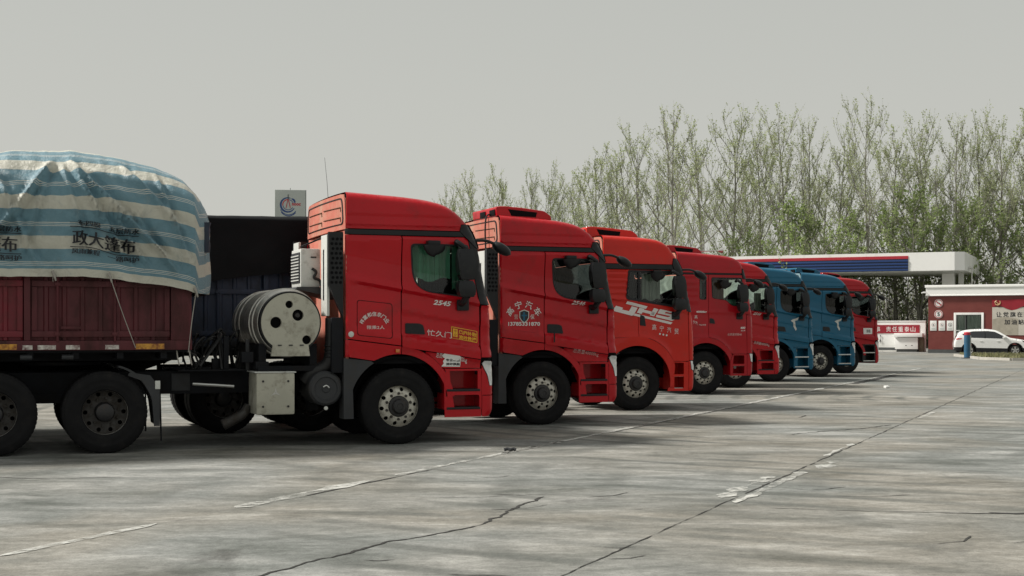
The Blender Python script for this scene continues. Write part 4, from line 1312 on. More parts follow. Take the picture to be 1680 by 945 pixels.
MB().tube(curve_pts([(-2.35, -0.75, 0.30), (-2.22, -0.75, 0.36), (-2.08, -0.75, 0.44), (-2.0, -0.72, 0.55)], 5), 0.075, 12, 0.06).build('exhaust_pipe', mat['steeld'], t)
MB().tube([(-2.75, -0.72, 0.86), (-2.45, -0.74, 0.84), (-2.2, -0.74, 0.82)], 0.022, 8).build('air_line', mat['alloy'], t)
# valves, brackets and looped lines in the gap behind the cab
rg = random.Random(11)
for k in range(16):
    x = rg.uniform(-2.75, -2.05); y = rg.uniform(-0.8, 0.1)
    pts = [(x, y, 1.05), (x + rg.uniform(-.1, .1), y + rg.uniform(-.2, .2), rg.uniform(1.2, 1.5)), (x + rg.uniform(-.25, .1), y + rg.uniform(-.2, .2), rg.uniform(1.3, 1.6)), (x + rg.uniform(-.4, .1), y + rg.uniform(-.2, .2), rg.uniform(1.1, 1.35))]
    MB().tube(curve_pts(pts, 6), rg.uniform(0.012, 0.024), 6).build('air_line', mat['hosemat'], t)
for x, y, z, w, h in ((-2.02, -0.75, 1.04, 0.05, 0.42), (-2.30, -0.70, 1.04, 0.07, 0.46), (-2.42, -0.55, 1.04, 0.10, 0.16), (-2.05, -0.86, 1.15, 0.16, 0.14), (-1.86, -0.90, 1.06, 0.18, 0.10)):
    MB().box(x - w / 2, x + w / 2, y - w / 2, y + w / 2, z, z + h, 0.008).build('valve_block', mat['dark'] if w > 0.06 else mat['guard'], t)
MB().box(-3.0, -2.75, -0.475, -0.462, 0.76, 1.0, 0.01).build('frame_plate', mat['guard'], t)
MB().box(-2.95, -2.05, -0.80, 0.80, 1.035, 1.05).build('catwalk', mat['dark'], t)
# drive-wheel mudguard: front quarter
for sg in (-1, 1):
    b = MB(); vs = []; fs = []
    A = arc(-3.92, 0.53, 0.60, 75, 12, 10) + [(-3.30, 0.36)]
    for x, z in A: vs += [(x, sg * 0.72, z), (x, sg * 1.22, z), (x + 0.02, sg * 1.22, z + 0.02), (x + 0.02, sg * 0.72, z + 0.02)]
    n = len(A)
    for k in range(n - 1):
        for q in range(4): fs.append((4 * k + q, 4 * k + 4 + q, 4 * k + 4 + (q + 1) % 4, 4 * k + (q + 1) % 4))
    fs += [(0, 1, 2, 3), (4 * n - 1, 4 * n - 2, 4 * n - 3, 4 * n - 4)]
    b.add(vs, fs)
    fd = b.build('drive_mudguard', mat['guard'], t)
    MB().prism([(-3.62, 1.04), (-3.36, 1.0), (-3.24, 0.84), (-3.24, 0.34), (-3.31, 0.34), (-3.34, 0.72), (-3.46, 0.93), (-3.64, 1.0)], *sorted((sg * 1.19, sg * 1.225))).build('mudguard_lip', mat['guard'], fd)
    MB().box(-3.30, -3.235, *sorted((sg * 1.225, sg * 1.24)), 0.82, 0.93, 0.006).build('reflector', mat['offwhite'], fd)
    MB().tube([(-3.20, sg * 0.9, 0.75), (-3.19, sg * 0.95, 0.12)], 0.012, 5).build('flap_rod', mat['dark'], fd)
# night-heater / cooler box hung on the cab's rear wall
ac = MB().box(-1.24, -0.96, -0.56, 0.06, 2.19, 2.73, 0.02).build('rear_cooler', mat['offwhite'], t)
MB().box(-1.252, -1.238, -0.52, 0.02, 2.25, 2.68, 0.006).build('cooler_grille', mat['guard'], ac)
for k in range(9):
    MB().box(-1.262, -1.252, -0.50, 0.0, 2.28 + k * 0.043, 2.295 + k * 0.043).build('grille_slat', mat['offwhite'], ac)
MB().box(-1.10, -1.02, -0.572, -0.558, 2.60, 2.62).build('cooler_handle', mat['black'], ac)
MB().tube(curve_pts([(-1.08, -0.57, 2.45), (-1.03, -0.60, 2.40), (-1.06, -0.60, 2.32), (-0.98, -0.60, 2.28), (-0.93, -0.58, 2.12)], 6), 0.02, 7).build('cooler_hose', mat['hosemat'], ac)
MB().prism([(-1.30, 2.19), (-0.75, 2.19), (-0.75, 2.02), (-0.95, 2.08), (-1.32, 2.165)], -0.62, 0.12).build('cooler_shelf', mat['guard'], ac)
MB().tube([(-0.80, -0.75, 2.95), (-1.24, -0.50, 2.75)], 0.012, 5).build('stay_rod', mat['dark'], t)
# whip aerial
MB().tube([(-0.70, 0.05, 3.42), (-0.72, 0.06, 3.75), (-0.75, 0.08, 4.10)], 0.004, 4, 0.0025).build('aerial', mat['dark'], t)

# 2
T2 = (0.08, 23.95)
t, P = tractor(T2, 'A', mat['red2'], 'second red tractor truck with a shield emblem and phone number on its side', glass=mat['dglass'], ac=(-0.70, 0.28, 0.60, -0.30))
mp = P['map-1']
side_text(t, P, '2546', (0.53, 0.77, 2.02, 2.085), 'letter', shear=0.3, bold=0.03, slope=-0.10)
hatch = rounded([(-0.55, 2.06), (-0.55, 1.585), (-0.08, 1.535), (-0.08, 2.01)], 0.05)
hi_ = [(-0.315 + (p[0] + 0.315) * 0.972, 1.80 + (p[1] - 1.80) * 0.972) for p in hatch]
panel('hatch_seam', hatch, mp, mat['crimson'], t, holes=[hi_], step=0.08, thick=0.003, off=0.003)
arc_text(t, P, '高宁汽车', (-0.335, 1.70), 0.315, 142, 38, 0.125, 'letter')
shp = [(0.0, 0.105), (0.085, 0.075), (0.085, -0.03), (0.05, -0.085), (0.0, -0.12), (-0.05, -0.085), (-0.085, -0.03), (-0.085, 0.075)]
panel('emblem', [(-0.325 + x, 1.82 + z) for x, z in reversed(shp)], mp, mat['alloy'], t, step=0.08, thick=0.004, off=0.008)
panel('emblem', [(-0.325 + x * 0.85, 1.82 + z * 0.87) for x, z in reversed(shp)], mp, mat['ink'], t, step=0.08, thick=0.0, off=0.0105)
panel('emblem', [(-0.345, 1.885), (-0.345, 1.84), (-0.375, 1.84), (-0.375, 1.815), (-0.345, 1.815), (-0.345, 1.745), (-0.315, 1.745), (-0.315, 1.815), (-0.275, 1.815), (-0.275, 1.84), (-0.315, 1.84), (-0.315, 1.885)], mp, mat['blue'], t, step=0.08, thick=0.0, off=0.0125)
side_text(t, P, '营', (-0.505, -0.435, 1.765, 1.845), 'pinkletter')
side_text(t, P, '保', (-0.215, -0.145, 1.765, 1.845), 'letter')
side_text(t, P, '13785331870', (-0.62, -0.04, 1.655, 1.72), 'letter', bold=0.03)
side_text(t, P, '总质量40000kg', (0.56, 1.03, 1.20, 1.275), 'pinkletter', slope=-0.16, off=0.0)
MB().tube([(0.19, -1.26, 1.55), (0.19, -1.262, 1.38)], 0.012, 6).build('handle_strap', mat['black'], t)
MB().tube(curve_pts([(-0.62, -0.62, 3.50), (-0.80, -0.70, 3.52), (-0.845, -0.72, 3.30), (-0.84, -0.74, 2.85)], 6), 0.014, 6).build('cooler_cable', mat['hosemat'], t)

# 3
T3 = (2.05, 28.07)
t, P = tractor((2.02, 28.05), 'B', mat['orange'], 'orange-red tractor truck with large white JH5 lettering on its door', glass=mat['glass'], ac=(-0.86, 0.24, 0.62, -0.15),
               curtains=[('palecloth', 0.22, 0.62, -1.0, 2.18, 2.70), ('cloth', -0.2, 0.05, -1.0, 2.1, 2.75)])
mp = P['map-1']
for pl in ([(-0.21, 2.15), (-0.24, 2.10), (0.20, 2.0), (0.24, 2.05)], [(-0.45, 2.06), (-0.50, 2.0), (-0.50, 1.955), (-0.11, 1.865), (-0.07, 1.875), (0.02, 2.02), (-0.11, 2.05), (-0.17, 1.955), (-0.32, 1.985), (-0.30, 2.02)],
           [(0.06, 2.025), (0.0, 1.925), (0.105, 1.90), (0.17, 2.0)], [(0.155, 1.985), (0.13, 1.935), (0.375, 1.88), (0.41, 1.93)], [(0.38, 2.02), (0.285, 1.875), (0.38, 1.855), (0.48, 1.995)],
           [(0.51, 2.0), (0.455, 1.915), (0.72, 1.865), (0.74, 1.85), (0.68, 1.84), (0.435, 1.89), (0.415, 1.84), (0.78, 1.765), (0.85, 1.795), (0.875, 1.85), (0.80, 1.893), (0.62, 1.915), (0.64, 1.945), (0.82, 1.905), (0.865, 1.93)],
           [(-0.04, 1.91), (-0.07, 1.87), (0.75, 1.695), (0.79, 1.735)]):
    V2, F2, B2 = tri_panel(pl, (), 0.08)
    link_mesh('lettering', [mp(s, z, 0.008) for s, z in V2], F2, mat['letter'], t, 0)
for k, ch in enumerate('高宁汽贸'):
    side_text(t, P, ch, (0.34 + k * 0.165, 0.34 + k * 0.165 + 0.09, 1.585 - k * 0.028, 1.695 - k * 0.028), 'letter')
for k in range(3):
    q = (0.51 + k * 0.075, 1.505 - k * 0.013)
    V2, F2, B2 = tri_panel(arc(q[0], q[1], 0.02, 0, 330, 11), (), 0.05)
    link_mesh('lettering', [mp(s, z, 0.008) for s, z in V2], F2, mat['letter'], t, 0)
panel('sticker', [(0.895, 0.54), (0.985, 0.54), (0.985, 0.63), (0.895, 0.63)], lambda s, z, o: Vector((s, -0.872 - o, z)), mat['yellow'], t, step=0.1, thick=0.004, off=0.002)

# 4
t, P = tractor((4.30, 34.62), 'D', mat['crimson'], 'deep red tractor truck with two separate side windows and brown curtains', glass=mat['glass'], ac=(-0.80, 0.16, 0.55, -0.2),
               curtains=[('browncloth', 0.22, 0.62, -1.02, 2.30, 2.82), ('palecloth', -0.14, 0.0, -1.02, 2.30, 2.82), ('greencloth', 0.5, 1.02, -0.95, 2.1, 2.34)])
mp = P['map-1']
MB().tube(curve_pts([(0.30, -0.2, 3.57), (0.60, -0.2, 3.58), (0.95, -0.2, 3.60)], 4), 0.014, 6).cyl((0.93, -0.2, 3.60), (1.05, -0.2, 3.605), 0.02, 0.07, 10).build('air_horn', mat['alloy'], t)
side_text(t, P, '40000kg', (-0.26, 0.03, 1.985, 2.05), 'letter', bold=0.03)
side_text(t, P, '高', (-0.30, -0.22, 1.86, 1.94), 'letter')
side_text(t, P, '宁汽', (-0.34, -0.22, 1.74, 1.82), 'letter', slope=-0.3)
side_text(t, P, '汽运有限', (-0.18, 0.02, 1.69, 1.72), 'letter')
side_text(t, P, '总质量限载40', (0.62, 1.02, 1.44, 1.50), 'pinkletter')
side_text(t, P, '400', (0.98, 1.12, 1.605, 1.66), 'letter', bold=0.03, shear=0.2)
side_text(t, P, '6x4', (1.0, 1.12, 1.55, 1.58), 'letter')
side_text(t, P, '车', (0.44, 0.56, 1.15, 1.22), 'pinkletter')
panel('sticker', [(1.0, 0.62), (1.07, 0.61), (1.08, 0.69), (1.0, 0.70)], lambda s, z, o: Vector((s, -0.872 - o, z)), mat['white'], t, step=0.1, thick=0.004, off=0.002)

# 5
t, P = tractor((5.70, 38.45), 'A', mat['red'], 'red tractor truck squeezed between the brown-curtained one and the first blue one', glass=mat['glass'], ac=(-0.70, 0.10, 0.55, -0.1),
               curtains=[('palecloth', 0.75, 0.95, -0.9, 2.1, 2.6)])
side_text(t, P, '2546', (0.53, 0.77, 2.0, 2.07), 'letter', shear=0.3, bold=0.03, slope=-0.10)
side_text(t, P, '总质量40000kg', (0.56, 1.05, 1.19, 1.275), 'letter', slope=-0.16, off=0.0)
panel('sticker', [(0.80, 0.86), (0.92, 0.86), (0.92, 0.97), (0.80, 0.97)], lambda s, z, o: Vector((s, -0.872 - o, z)), mat['white'], t, step=0.1, thick=0.004, off=0.002)

# 6, 7: blue
for pos, lab in (((7.60, 42.75), 'first blue tractor truck, next to the red one'), ((9.90, 46.78), 'second blue tractor truck, farther along the row')):
    t, P = tractor(pos, 'A', mat['blue'], lab, glass=mat['dglass'], open_steps=True, ac=(-0.70, 0.25, 0.60, -0.2), dust=mat['glareblue'],
                   curtains=[('cloth', 0.2, 0.9, -0.95, 2.1, 2.8)])
    mp = P['map-1']
    b = [(0.55, 1.86), (0.62, 1.90), (0.74, 1.93), (0.84, 1.97), (0.80, 1.88), (0.70, 1.85), (0.72, 1.72), (0.78, 1.60), (0.74, 1.55), (0.66, 1.68), (0.64, 1.80)]
    V2, F2, B2 = tri_panel(b, (), 0.06)
    link_mesh('decal', [mp(s, z, 0.008) for s, z in V2], F2, mat['offwhite'], t, 0)
    panel('sticker', [(0.84, 0.90), (0.98, 0.90), (0.98, 0.97), (0.84, 0.97)], lambda s, z, o: Vector((s, -0.872 - o, z)), mat['cream'], t, step=0.1, thick=0.004, off=0.002)

# 8
t, P = tractor((11.72, 50.6), 'A', mat['crimson'], 'last red tractor truck in the row, with black steps and white door plate', glass=mat['dglass'], open_steps=True, stepmat=mat['black'], ac=(-0.70, 0.10, 0.50, -0.2))
mp = P['map-1']
panel('sticker', [(0.72, 1.42), (1.10, 1.42), (1.10, 1.64), (0.72, 1.64)], mp, mat['white'], t, step=0.1, thick=0.004, off=0.006)
lettering('lettering', '准载', mp, (0.84, 1.02, 1.47, 1.59), mat['guard'], t, off=0.011)
# ------------------------------------------------------------------ trailers
mat['maroon'] = M('maroon_trailer_paint', (0.080, 0.008, 0.013), 0.6, var=0.25, vs=2.5, dirt=(0.038, 0.014, 0.013), damt=0.5, ds=3.5, streak=(1, 1, 0.35))
mat['maroon2'] = M('bright_maroon_paint', (0.15, 0.006, 0.016), 0.55, var=0.2, vs=2.5, dirt=(0.10, 0.03, 0.03), damt=0.4, ds=3.5)
mat['navy'] = M('navy_trailer_paint', (0.018, 0.032, 0.068), 0.6, var=0.25, vs=2.5, dirt=(0.03, 0.032, 0.035), damt=0.5, ds=3.5, streak=(1, 1, 0.35))
mat['tape'] = M('worn_white_tape', (0.62, 0.60, 0.56), 0.6, var=0.1, dirt=(0.12, 0.05, 0.05), damt=0.62, ds=14)
mat['tapey'] = M('worn_yellow_tape', (0.60, 0.30, 0.04), 0.6, var=0.1, dirt=(0.14, 0.03, 0.03), damt=0.62, ds=14)
mat['rope'] = M('pale_rope', (0.35, 0.33, 0.30), 0.9, var=0.2)

def trailer(pos, yaw, paint, label, nose=-2.83, tail=-13.2, zt=2.50):
    t = empty('semi_trailer', (pos[0], pos[1], 0), HEAD + yaw, label, 'trailer', 'semi-trailers')
    # deck edge rail
    for sg in (-1, 1):
        MB().box(tail, nose, *sorted((sg * 1.16, sg * 1.255)), 1.33, 1.455, 0.008).build('deck_rail', paint, t)
        # posts, boards, rails
        posts = []
        x = nose - 0.30
        MB().box(nose - 0.27, nose - 0.005, *sorted((sg * 1.19, sg * 1.247)), 1.457, zt, 0.008).build('corner_board', paint, t)
        bays = []
        x1 = nose - 0.275
        while x1 > tail + 0.6:
            x0 = x1 - 1.72
            bays.append((x0, x1)); x1 = x0 - 0.085
        for i, (x0, x1) in enumerate(bays):
            # corrugated board
            vs = []; fs = []
            k = 0; xx = x0; prof = []
            while xx < x1 - 0.01:
                prof += [(xx, 0.0), (xx + 0.15, 0.0), (xx + 0.165, 0.022), (xx + 0.205, 0.022)]
                xx += 0.22
            prof = [p for p in prof if p[0] <= x1] + [(x1, 0.0)]
            for p in prof:
                vs += [(p[0], sg * (1.195 + p[1]), 1.46), (p[0], sg * (1.195 + p[1]), zt)]
            fs = [(2 * j, 2 * j + 2, 2 * j + 3, 2 * j + 1) for j in range(len(prof) - 1)]
            m_ = paint if not (sg < 0 and i == 1 and paint is mat['maroon']) else mat['maroon2']
            bo = link_mesh('side_board', vs, fs, m_, t, 30)
            for za, zb in ((1.50, 1.575), (2.14, 2.215)):
                MB().box(x0 + 0.01, x1 - 0.01, *sorted((sg * 1.205, sg * 1.238)), za, zb, 0.006).build('board_rail', m_, bo)
            for xa in (x0 + 0.01, x1 - 0.075):
                MB().box(xa, xa + 0.065, *sorted((sg * 1.205, sg * 1.236)), 1.58, 2.135, 0.006).build('board_stile', m_, bo)
            for xa in (x0 + 0.32, (x0 + x1) / 2 + 0.16):
                MB().tube([(xa, sg * 1.25, 1.44), (xa, sg * 1.25, 2.42)], 0.018, 7).build('lock_rod', paint, bo)
                MB().box(xa - 0.035, xa + 0.035, *sorted((sg * 1.236, sg * 1.268)), 1.515, 1.56, 0.006).build('rod_bracket', paint, bo)
                MB().box(xa - 0.035, xa + 0.035, *sorted((sg * 1.236, sg * 1.268)), 2.15, 2.195, 0.006).build('rod_bracket', paint, bo)
            MB().box(x0 + 0.36, x0 + 0.60, *sorted((sg * 1.245, sg * 1.268)), 1.60, 1.635, 0.006).build('lock_lever', paint, bo)
            MB().box(x0 - 0.082, x0 - 0.004, *sorted((sg * 1.17, sg * 1.25)), 1.457, zt, 0.008).build('post', paint, t)
            if sg < 0:
                for xa, L, mm in ((x0 + 1.28, 0.36, 'tapey'), (x0 + 0.90, 0.17, 'tape'), (x0 + 0.42, 0.17, 'tape'), (x0 + 0.08, 0.22, 'tape'), (x0 - 0.10, 0.12, 'tape')):
                    if paint is mat['maroon'] and xa > -5.8:
                        MB().box(xa, xa + L, -1.2575, -1.2548, 1.342, 1.342 + (0.055 if mm == 'tape' else 0.07)).build('reflective_strip', mat[mm], t)
    MB().box(nose - 0.02, nose, -1.18, 1.18, 1.33, zt + 0.3).build('front_board', paint, t)
    MB().box(tail, nose - 0.03, -1.15, 1.15, 1.30, 1.34).build('deck', mat['dark'], t)
    for y in (-0.5, 0.5):
        MB().prism([(nose - 0.1, 1.295), (nose - 0.1, 1.18), (nose - 3.2, 1.18), (nose - 4.0, 0.90), (tail, 0.90), (tail, 1.295)], y - 0.06, y + 0.06).build('main_beam', mat['dark'], t)
    for k in range(18):
        x = nose - 0.35 - k * 0.55
        MB().box(x - 0.04, x + 0.04, -1.14, 1.14, 1.22, 1.297).build('cross_bearer', mat['dark'], t)
    for x in (nose - 1.55, nose - 2.05, nose - 2.75):
        for sg in (-1, 1):
            MB().cyl((x - 0.07, sg * 1.18, 1.245), (x + 0.07, sg * 1.18, 1.245), 0.035, n=10).build('winch', mat['guard'], t)
    for s in (tail + 1.4, tail + 2.75, tail + 4.1):
        MB().cyl((s, -1.0, 0.528), (s, 1.0, 0.528), 0.08, n=10).build('axle', mat['dark'], t)
        for sg in (-1, 1):
            wheel(t, s, sg * 1.22, 'r', 0.4)
    for sg in (-1, 1):
        MB().box(nose - 4.6, nose - 4.45, sg * 0.75 - 0.07, sg * 0.75 + 0.07, 0.25, 1.25).box(nose - 4.68, nose - 4.37, sg * 0.75 - 0.15, sg * 0.75 + 0.15, 0.22, 0.25).build('landing_leg', mat['dark'], t)
    return t

tr1 = trailer(T1, 0.0, mat['maroon'], 'maroon open-sided semi-trailer carrying a load under striped tarpaulin')
tr2 = trailer((T2[0], T2[1]), 0.0, mat['navy'], 'dark navy semi-trailer under black sheeting behind the gas tank', nose=-2.6)
for x, y0, z in ((-3.02, -1.2, 1.32), (-2.86, -1.22, 1.32)):
    MB().tube(curve_pts([(x, y0, z), (x + 0.01, y0 - 0.02, z - 0.10), (x + 0.03, y0 - 0.02, z - 0.19)], 3), 0.009, 5).build('tie_hook', mat['rope'], tr1)

# ------------------------------------------------------------------ tarpaulins
def stripe_material():
    m, t, b = nt('striped_tarpaulin')
    at = t.nodes.new('ShaderNodeAttribute'); at.attribute_name = 'across'
    mo = t.nodes.new('ShaderNodeMath'); mo.operation = 'FRACT'
    sc = t.nodes.new('ShaderNodeMath'); sc.operation = 'MULTIPLY_ADD'; sc.inputs[1].default_value = 1 / 0.50; sc.inputs[2].default_value = 0.30
    t.links.new(at.outputs['Fac'], sc.inputs[0]); t.links.new(sc.outputs[0], mo.inputs[0])
    r_ = t.nodes.new('ShaderNodeValToRGB')
    r_.color_ramp.interpolation = 'CONSTANT'
    W_ = (0.58, 0.57, 0.49, 1); B_ = (0.135, 0.265, 0.330, 1); L_ = (0.60, 0.62, 0.57, 1); D_ = (0.09, 0.23, 0.32, 1)
    els = [(0.0, W_), (0.33, B_), (0.575, L_), (0.590, D_), (0.615, L_), (0.630, D_), (0.655, L_), (0.675, B_)]
    cr = r_.color_ramp
    cr.elements[0].position = 0.0; cr.elements[0].color = els[0][1]
    cr.elements[1].position = els[1][0]; cr.elements[1].color = els[1][1]
    for p, c in els[2:]:
        e = cr.elements.new(p); e.color = c
    t.links.new(mo.outputs[0], r_.inputs[0])
    # hem
    hem = t.nodes.new('ShaderNodeMath'); hem.operation = 'LESS_THAN'; hem.inputs[1].default_value = 0.10
    t.links.new(at.outputs['Fac'], hem.inputs[0])
    c = mixc(t, hem.outputs[0], r_.outputs[0], W_[:3])
    v = objvec(t)
    n = noise_node(t, 3.0, 7, 0.65, v, 0.4)
    c = mixc(t, ramp(t, n.outputs[0], 0.55, 0.85).outputs[0], c, (0.26, 0.31, 0.31))
    n2 = noise_node(t, 1.2, 5, 0.6, v)
    mm = t.nodes.new('ShaderNodeMix'); mm.data_type = 'RGBA'; mm.blend_type = 'MULTIPLY'; mm.inputs[0].default_value = 1.0
    t.links.new(c, mm.inputs[6]); t.links.new(ramp(t, n2.outputs[0], 0.3, 0.7, (0.82,) * 3 + (1,), (1.05,) * 3 + (1,)).outputs[0], mm.inputs[7])
    t.links.new(mm.outputs[2], b.inputs['Base Color'])
    b.inputs['Roughness'].default_value = 0.42
    b.inputs['Sheen Weight'].default_value = 0.1
    n3 = noise_node(t, 9, 6, 0.7, v, 1.2)
    bp = t.nodes.new('ShaderNodeBump'); bp.inputs['Strength'].default_value = 0.7; bp.inputs['Distance'].default_value = 0.04
    t.links.new(n3.outputs[0], bp.inputs['Height']); t.links.new(bp.outputs[0], b.inputs['Normal'])
    return m
mat['tarp'] = stripe_material()
mat['blacktarp'] = M('black_tarpaulin', (0.007, 0.0075, 0.009), 0.7, var=0.3, vs=1.5, spec=0.12, dirt=(0.014, 0.014, 0.015), damt=0.3, ds=2.0, bump=0.5, bs=7)

class Tarp:
    def __init__(self, nose, tail, top, apex, hem, zsh, amp, seed, ties=(), ridges=()):
        self.ridges = ridges
        self.nose, self.tail, self.top, self.apex, self.hem0, self.zsh, self.amp, self.seed, self.ties = nose, tail, top, apex, hem, zsh, amp, seed, ties
    def hem(self, s):
        h = self.hem0(s)
        return h + 0.018 * noise.noise((s * 2.1, self.seed, 0)) + 0.008 * noise.noise((s * 7, self.seed, 3))
    def fold(self, s, z):
        a = 0.0
        for (sa, za, k) in self.apex:
            ds, dz = s - sa, za - z
            r_ = math.hypot(ds, dz)
            ang = math.atan2(ds, max(0.05, dz))
            n1 = noise.noise((ang * 2.6, self.seed * 1.7, sa)); n2 = noise.noise((ang * 6.5, self.seed * 2.3, sa + 4))
            a += k * min(1.0, r_ / 0.5) * ((1 - abs(n1) * 2.2) * 0.045 + (1 - abs(n2) * 2) * 0.016) * math.exp(-max(0, r_ - 0.8) * 0.9)
        u1 = s * 0.8 + z * 0.6; u2 = s * 0.75 - z * 0.65
        a += 0.022 * noise.noise((s * 1.9, z * 2.6, self.seed))
        a += 0.030 * (0.35 - abs(noise.noise((u1 * 2.4, u2 * 0.9, self.seed + 2)))) + 0.024 * (0.35 - abs(noise.noise((u2 * 3.1, u1 * 1.0, self.seed + 5)))) + 0.012 * (0.35 - abs(noise.noise((u1 * 6.5, u2 * 3.0, self.seed + 8))))
        for (sa, za, sb, zb, wd, hh) in self.ridges:
            dx, dz = sb - sa, zb - za; L = math.hypot(dx, dz)
            t_ = ((s - sa) * dx + (z - za) * dz) / (L * L)
            if -0.05 < t_ < 1.1:
                u = ((s - sa) * -dz + (z - za) * dx) / L + 0.03 * noise.noise((t_ * 3, sa, za))
                g = math.exp(-(u / wd) ** 2) - 0.55 * math.exp(-((u - wd * 1.7) / (wd * 1.2)) ** 2)
                a += hh * g * smooth01(-0.05, 0.12, t_) * smooth01(1.1, 0.7, t_)
        for ts in self.ties:      # gathered pleats under each tie
            d = abs(s - ts)
            a -= 0.05 * math.exp(-(d / 0.09) ** 2) * smooth01(2.75, 2.25, z)
        return a * self.amp
    def y_side(self, s, z):
        b = 1.325 - 0.055 * smooth01(2.3, 3.1, z)
        return b + self.fold(s, z)
    def section(self, s, ns=26, na=60, flat=False):
        """points from right hem over the top to left hem: list of (y, z, arc)"""
        zh = self.hem(s); zs = self.zsh; zt = self.top(s)
        right = []
        for i in range(ns):
            z = zh + (zs - zh) * i / ns
            right.append((-(1.3 if flat else self.y_side(s, z)), z))
        w = 1.3 if flat else self.y_side(s, zs)
        pts = []
        for k in range(na + 1):
            ph = PI * k / na
            c, sn = math.cos(ph), math.sin(ph)
            y = -w * (abs(c) ** 0.56) * (1 if c > 0 else -1)
            z = zs + (zt - zs) * (sn ** 0.72)
            f = 0.0 if flat else self.fold(s, z) * (1 - 0.4 * sn)
            if not flat: y += (-1 if c > 0 else 1) * (f - self.fold(s, zs)) * abs(c)
            z += f * sn * 0.9
            pts.append((y, z))
        left = [(-p[0], p[1]) for p in reversed(right)]
        full = right + pts + left
        out = []; a = 0.0
        for i, p in enumerate(full):
            if i: a += math.hypot(p[0] - full[i - 1][0], p[1] - full[i - 1][1])
            out.append((p[0], p[1], a))
        return out
    def build(self, name, material, loc, label, cat, step=0.032, coarse_from=-6.5):
        rows = []
        s = self.nose
        ss = []
        while s > self.tail:
            ss.append(s); s -= step if s > coarse_from else 0.25
        vs = []; att = []; fs = []
        secs = [self.section(x) for x in ss]
        m = len(secs[0])
        # front end closes inward
        front = secs[0]
        zc = 2.75
        for k in range(10, 0, -1):
            q = 1 - k / 10.0
            q = q ** 0.8
            for (y, z, a) in front:
                yy = y * q; zz = zc + (z - zc) * q if z > zc else z + (0 if q > 0.9 else 0.0)
                bl = 0.30 * (1 - q ** 3) + 0.05 * noise.noise((yy * 5, zz * 1.5, self.seed + 9)) * (1 - q ** 4) * 3 * 0.6
                vs.append((self.nose + bl, yy, zz)); att.append(zz - self.hem(self.nose) + 0.12 * abs(yy))
        for x, sec in zip(ss, secs):
            for (y, z, a), (y_, z_, a_) in zip(sec, self.section(x, flat=True)):
                vs.append((x, y, z)); att.append(a_)
        n = 10 + len(ss)
        for i in range(n - 1):
            for j in range(m - 1):
                fs.append((i * m + j, i * m + j + 1, (i + 1) * m + j + 1, (i + 1) * m + j))
        o = link_mesh(name, vs, fs, material, None, 0)
        o.data.polygons.foreach_set('use_smooth', [True] * len(fs))
        at = o.data.attributes.new('across', 'FLOAT', 'POINT')
        at.data.foreach_set('value', att)
        o.location = (loc[0], loc[1], 0); o.rotation_euler = (0, 0, HEAD)
        tag(o, label, cat, 'tarpaulins over the trailers')
        return o

top1 = [(-9, 3.7), (-7.2, 3.85), (-6.0, 3.70), (-5.2, 3.86), (-4.65, 3.94), (-4.2, 3.935), (-3.7, 3.87), (-3.3, 3.78), (-3.0, 3.67), (-2.88, 3.60), (-2.80, 3.50)]
hem1 = [(-9, 2.25), (-5.6, 2.27), (-5.2, 2.255), (-4.2, 2.265), (-3.85, 2.245), (-3.5, 2.20), (-3.1, 2.15), (-2.9, 2.11), (-2.80, 2.07)]
tp1 = Tarp(-2.80, -9.0, lambda s: lerp_tab(top1, s), [(-4.55, 3.72, 1.0), (-2.95, 3.35, 0.55), (-5.9, 3.6, 0.7)], lambda s: lerp_tab(hem1, s), 3.02, 1.0, 4.0, ties=(-4.55, -3.87), ridges=[(-4.35, 3.72, -3.05, 2.40, 0.036, 0.132), (-4.30, 3.60, -3.55, 2.30, 0.032, 0.116), (-4.45, 3.70, -4.15, 2.5, 0.036, 0.078), (-4.55, 3.72, -5.45, 2.55, 0.040, 0.139), (-4.6, 3.65, -5.0, 2.4, 0.032, 0.078),
            (-3.75, 3.70, -2.9, 2.85, 0.036, 0.093), (-3.6, 3.1, -3.0, 2.25, 0.029, 0.093), (-3.95, 3.25, -3.35, 2.35, 0.022, 0.070), (-5.2, 3.5, -4.7, 2.3, 0.029, 0.078), (-3.3, 3.6, -2.85, 2.4, 0.025, 0.078)])
to1 = tp1.build('tarpaulin', mat['tarp'], T1, 'blue and cream striped tarpaulin draped over the load on the maroon trailer', 'tarpaulin')
def tmap(s, z, off): return Vector((s, -(tp1.y_side(s, z) + 0.026 + off), z))
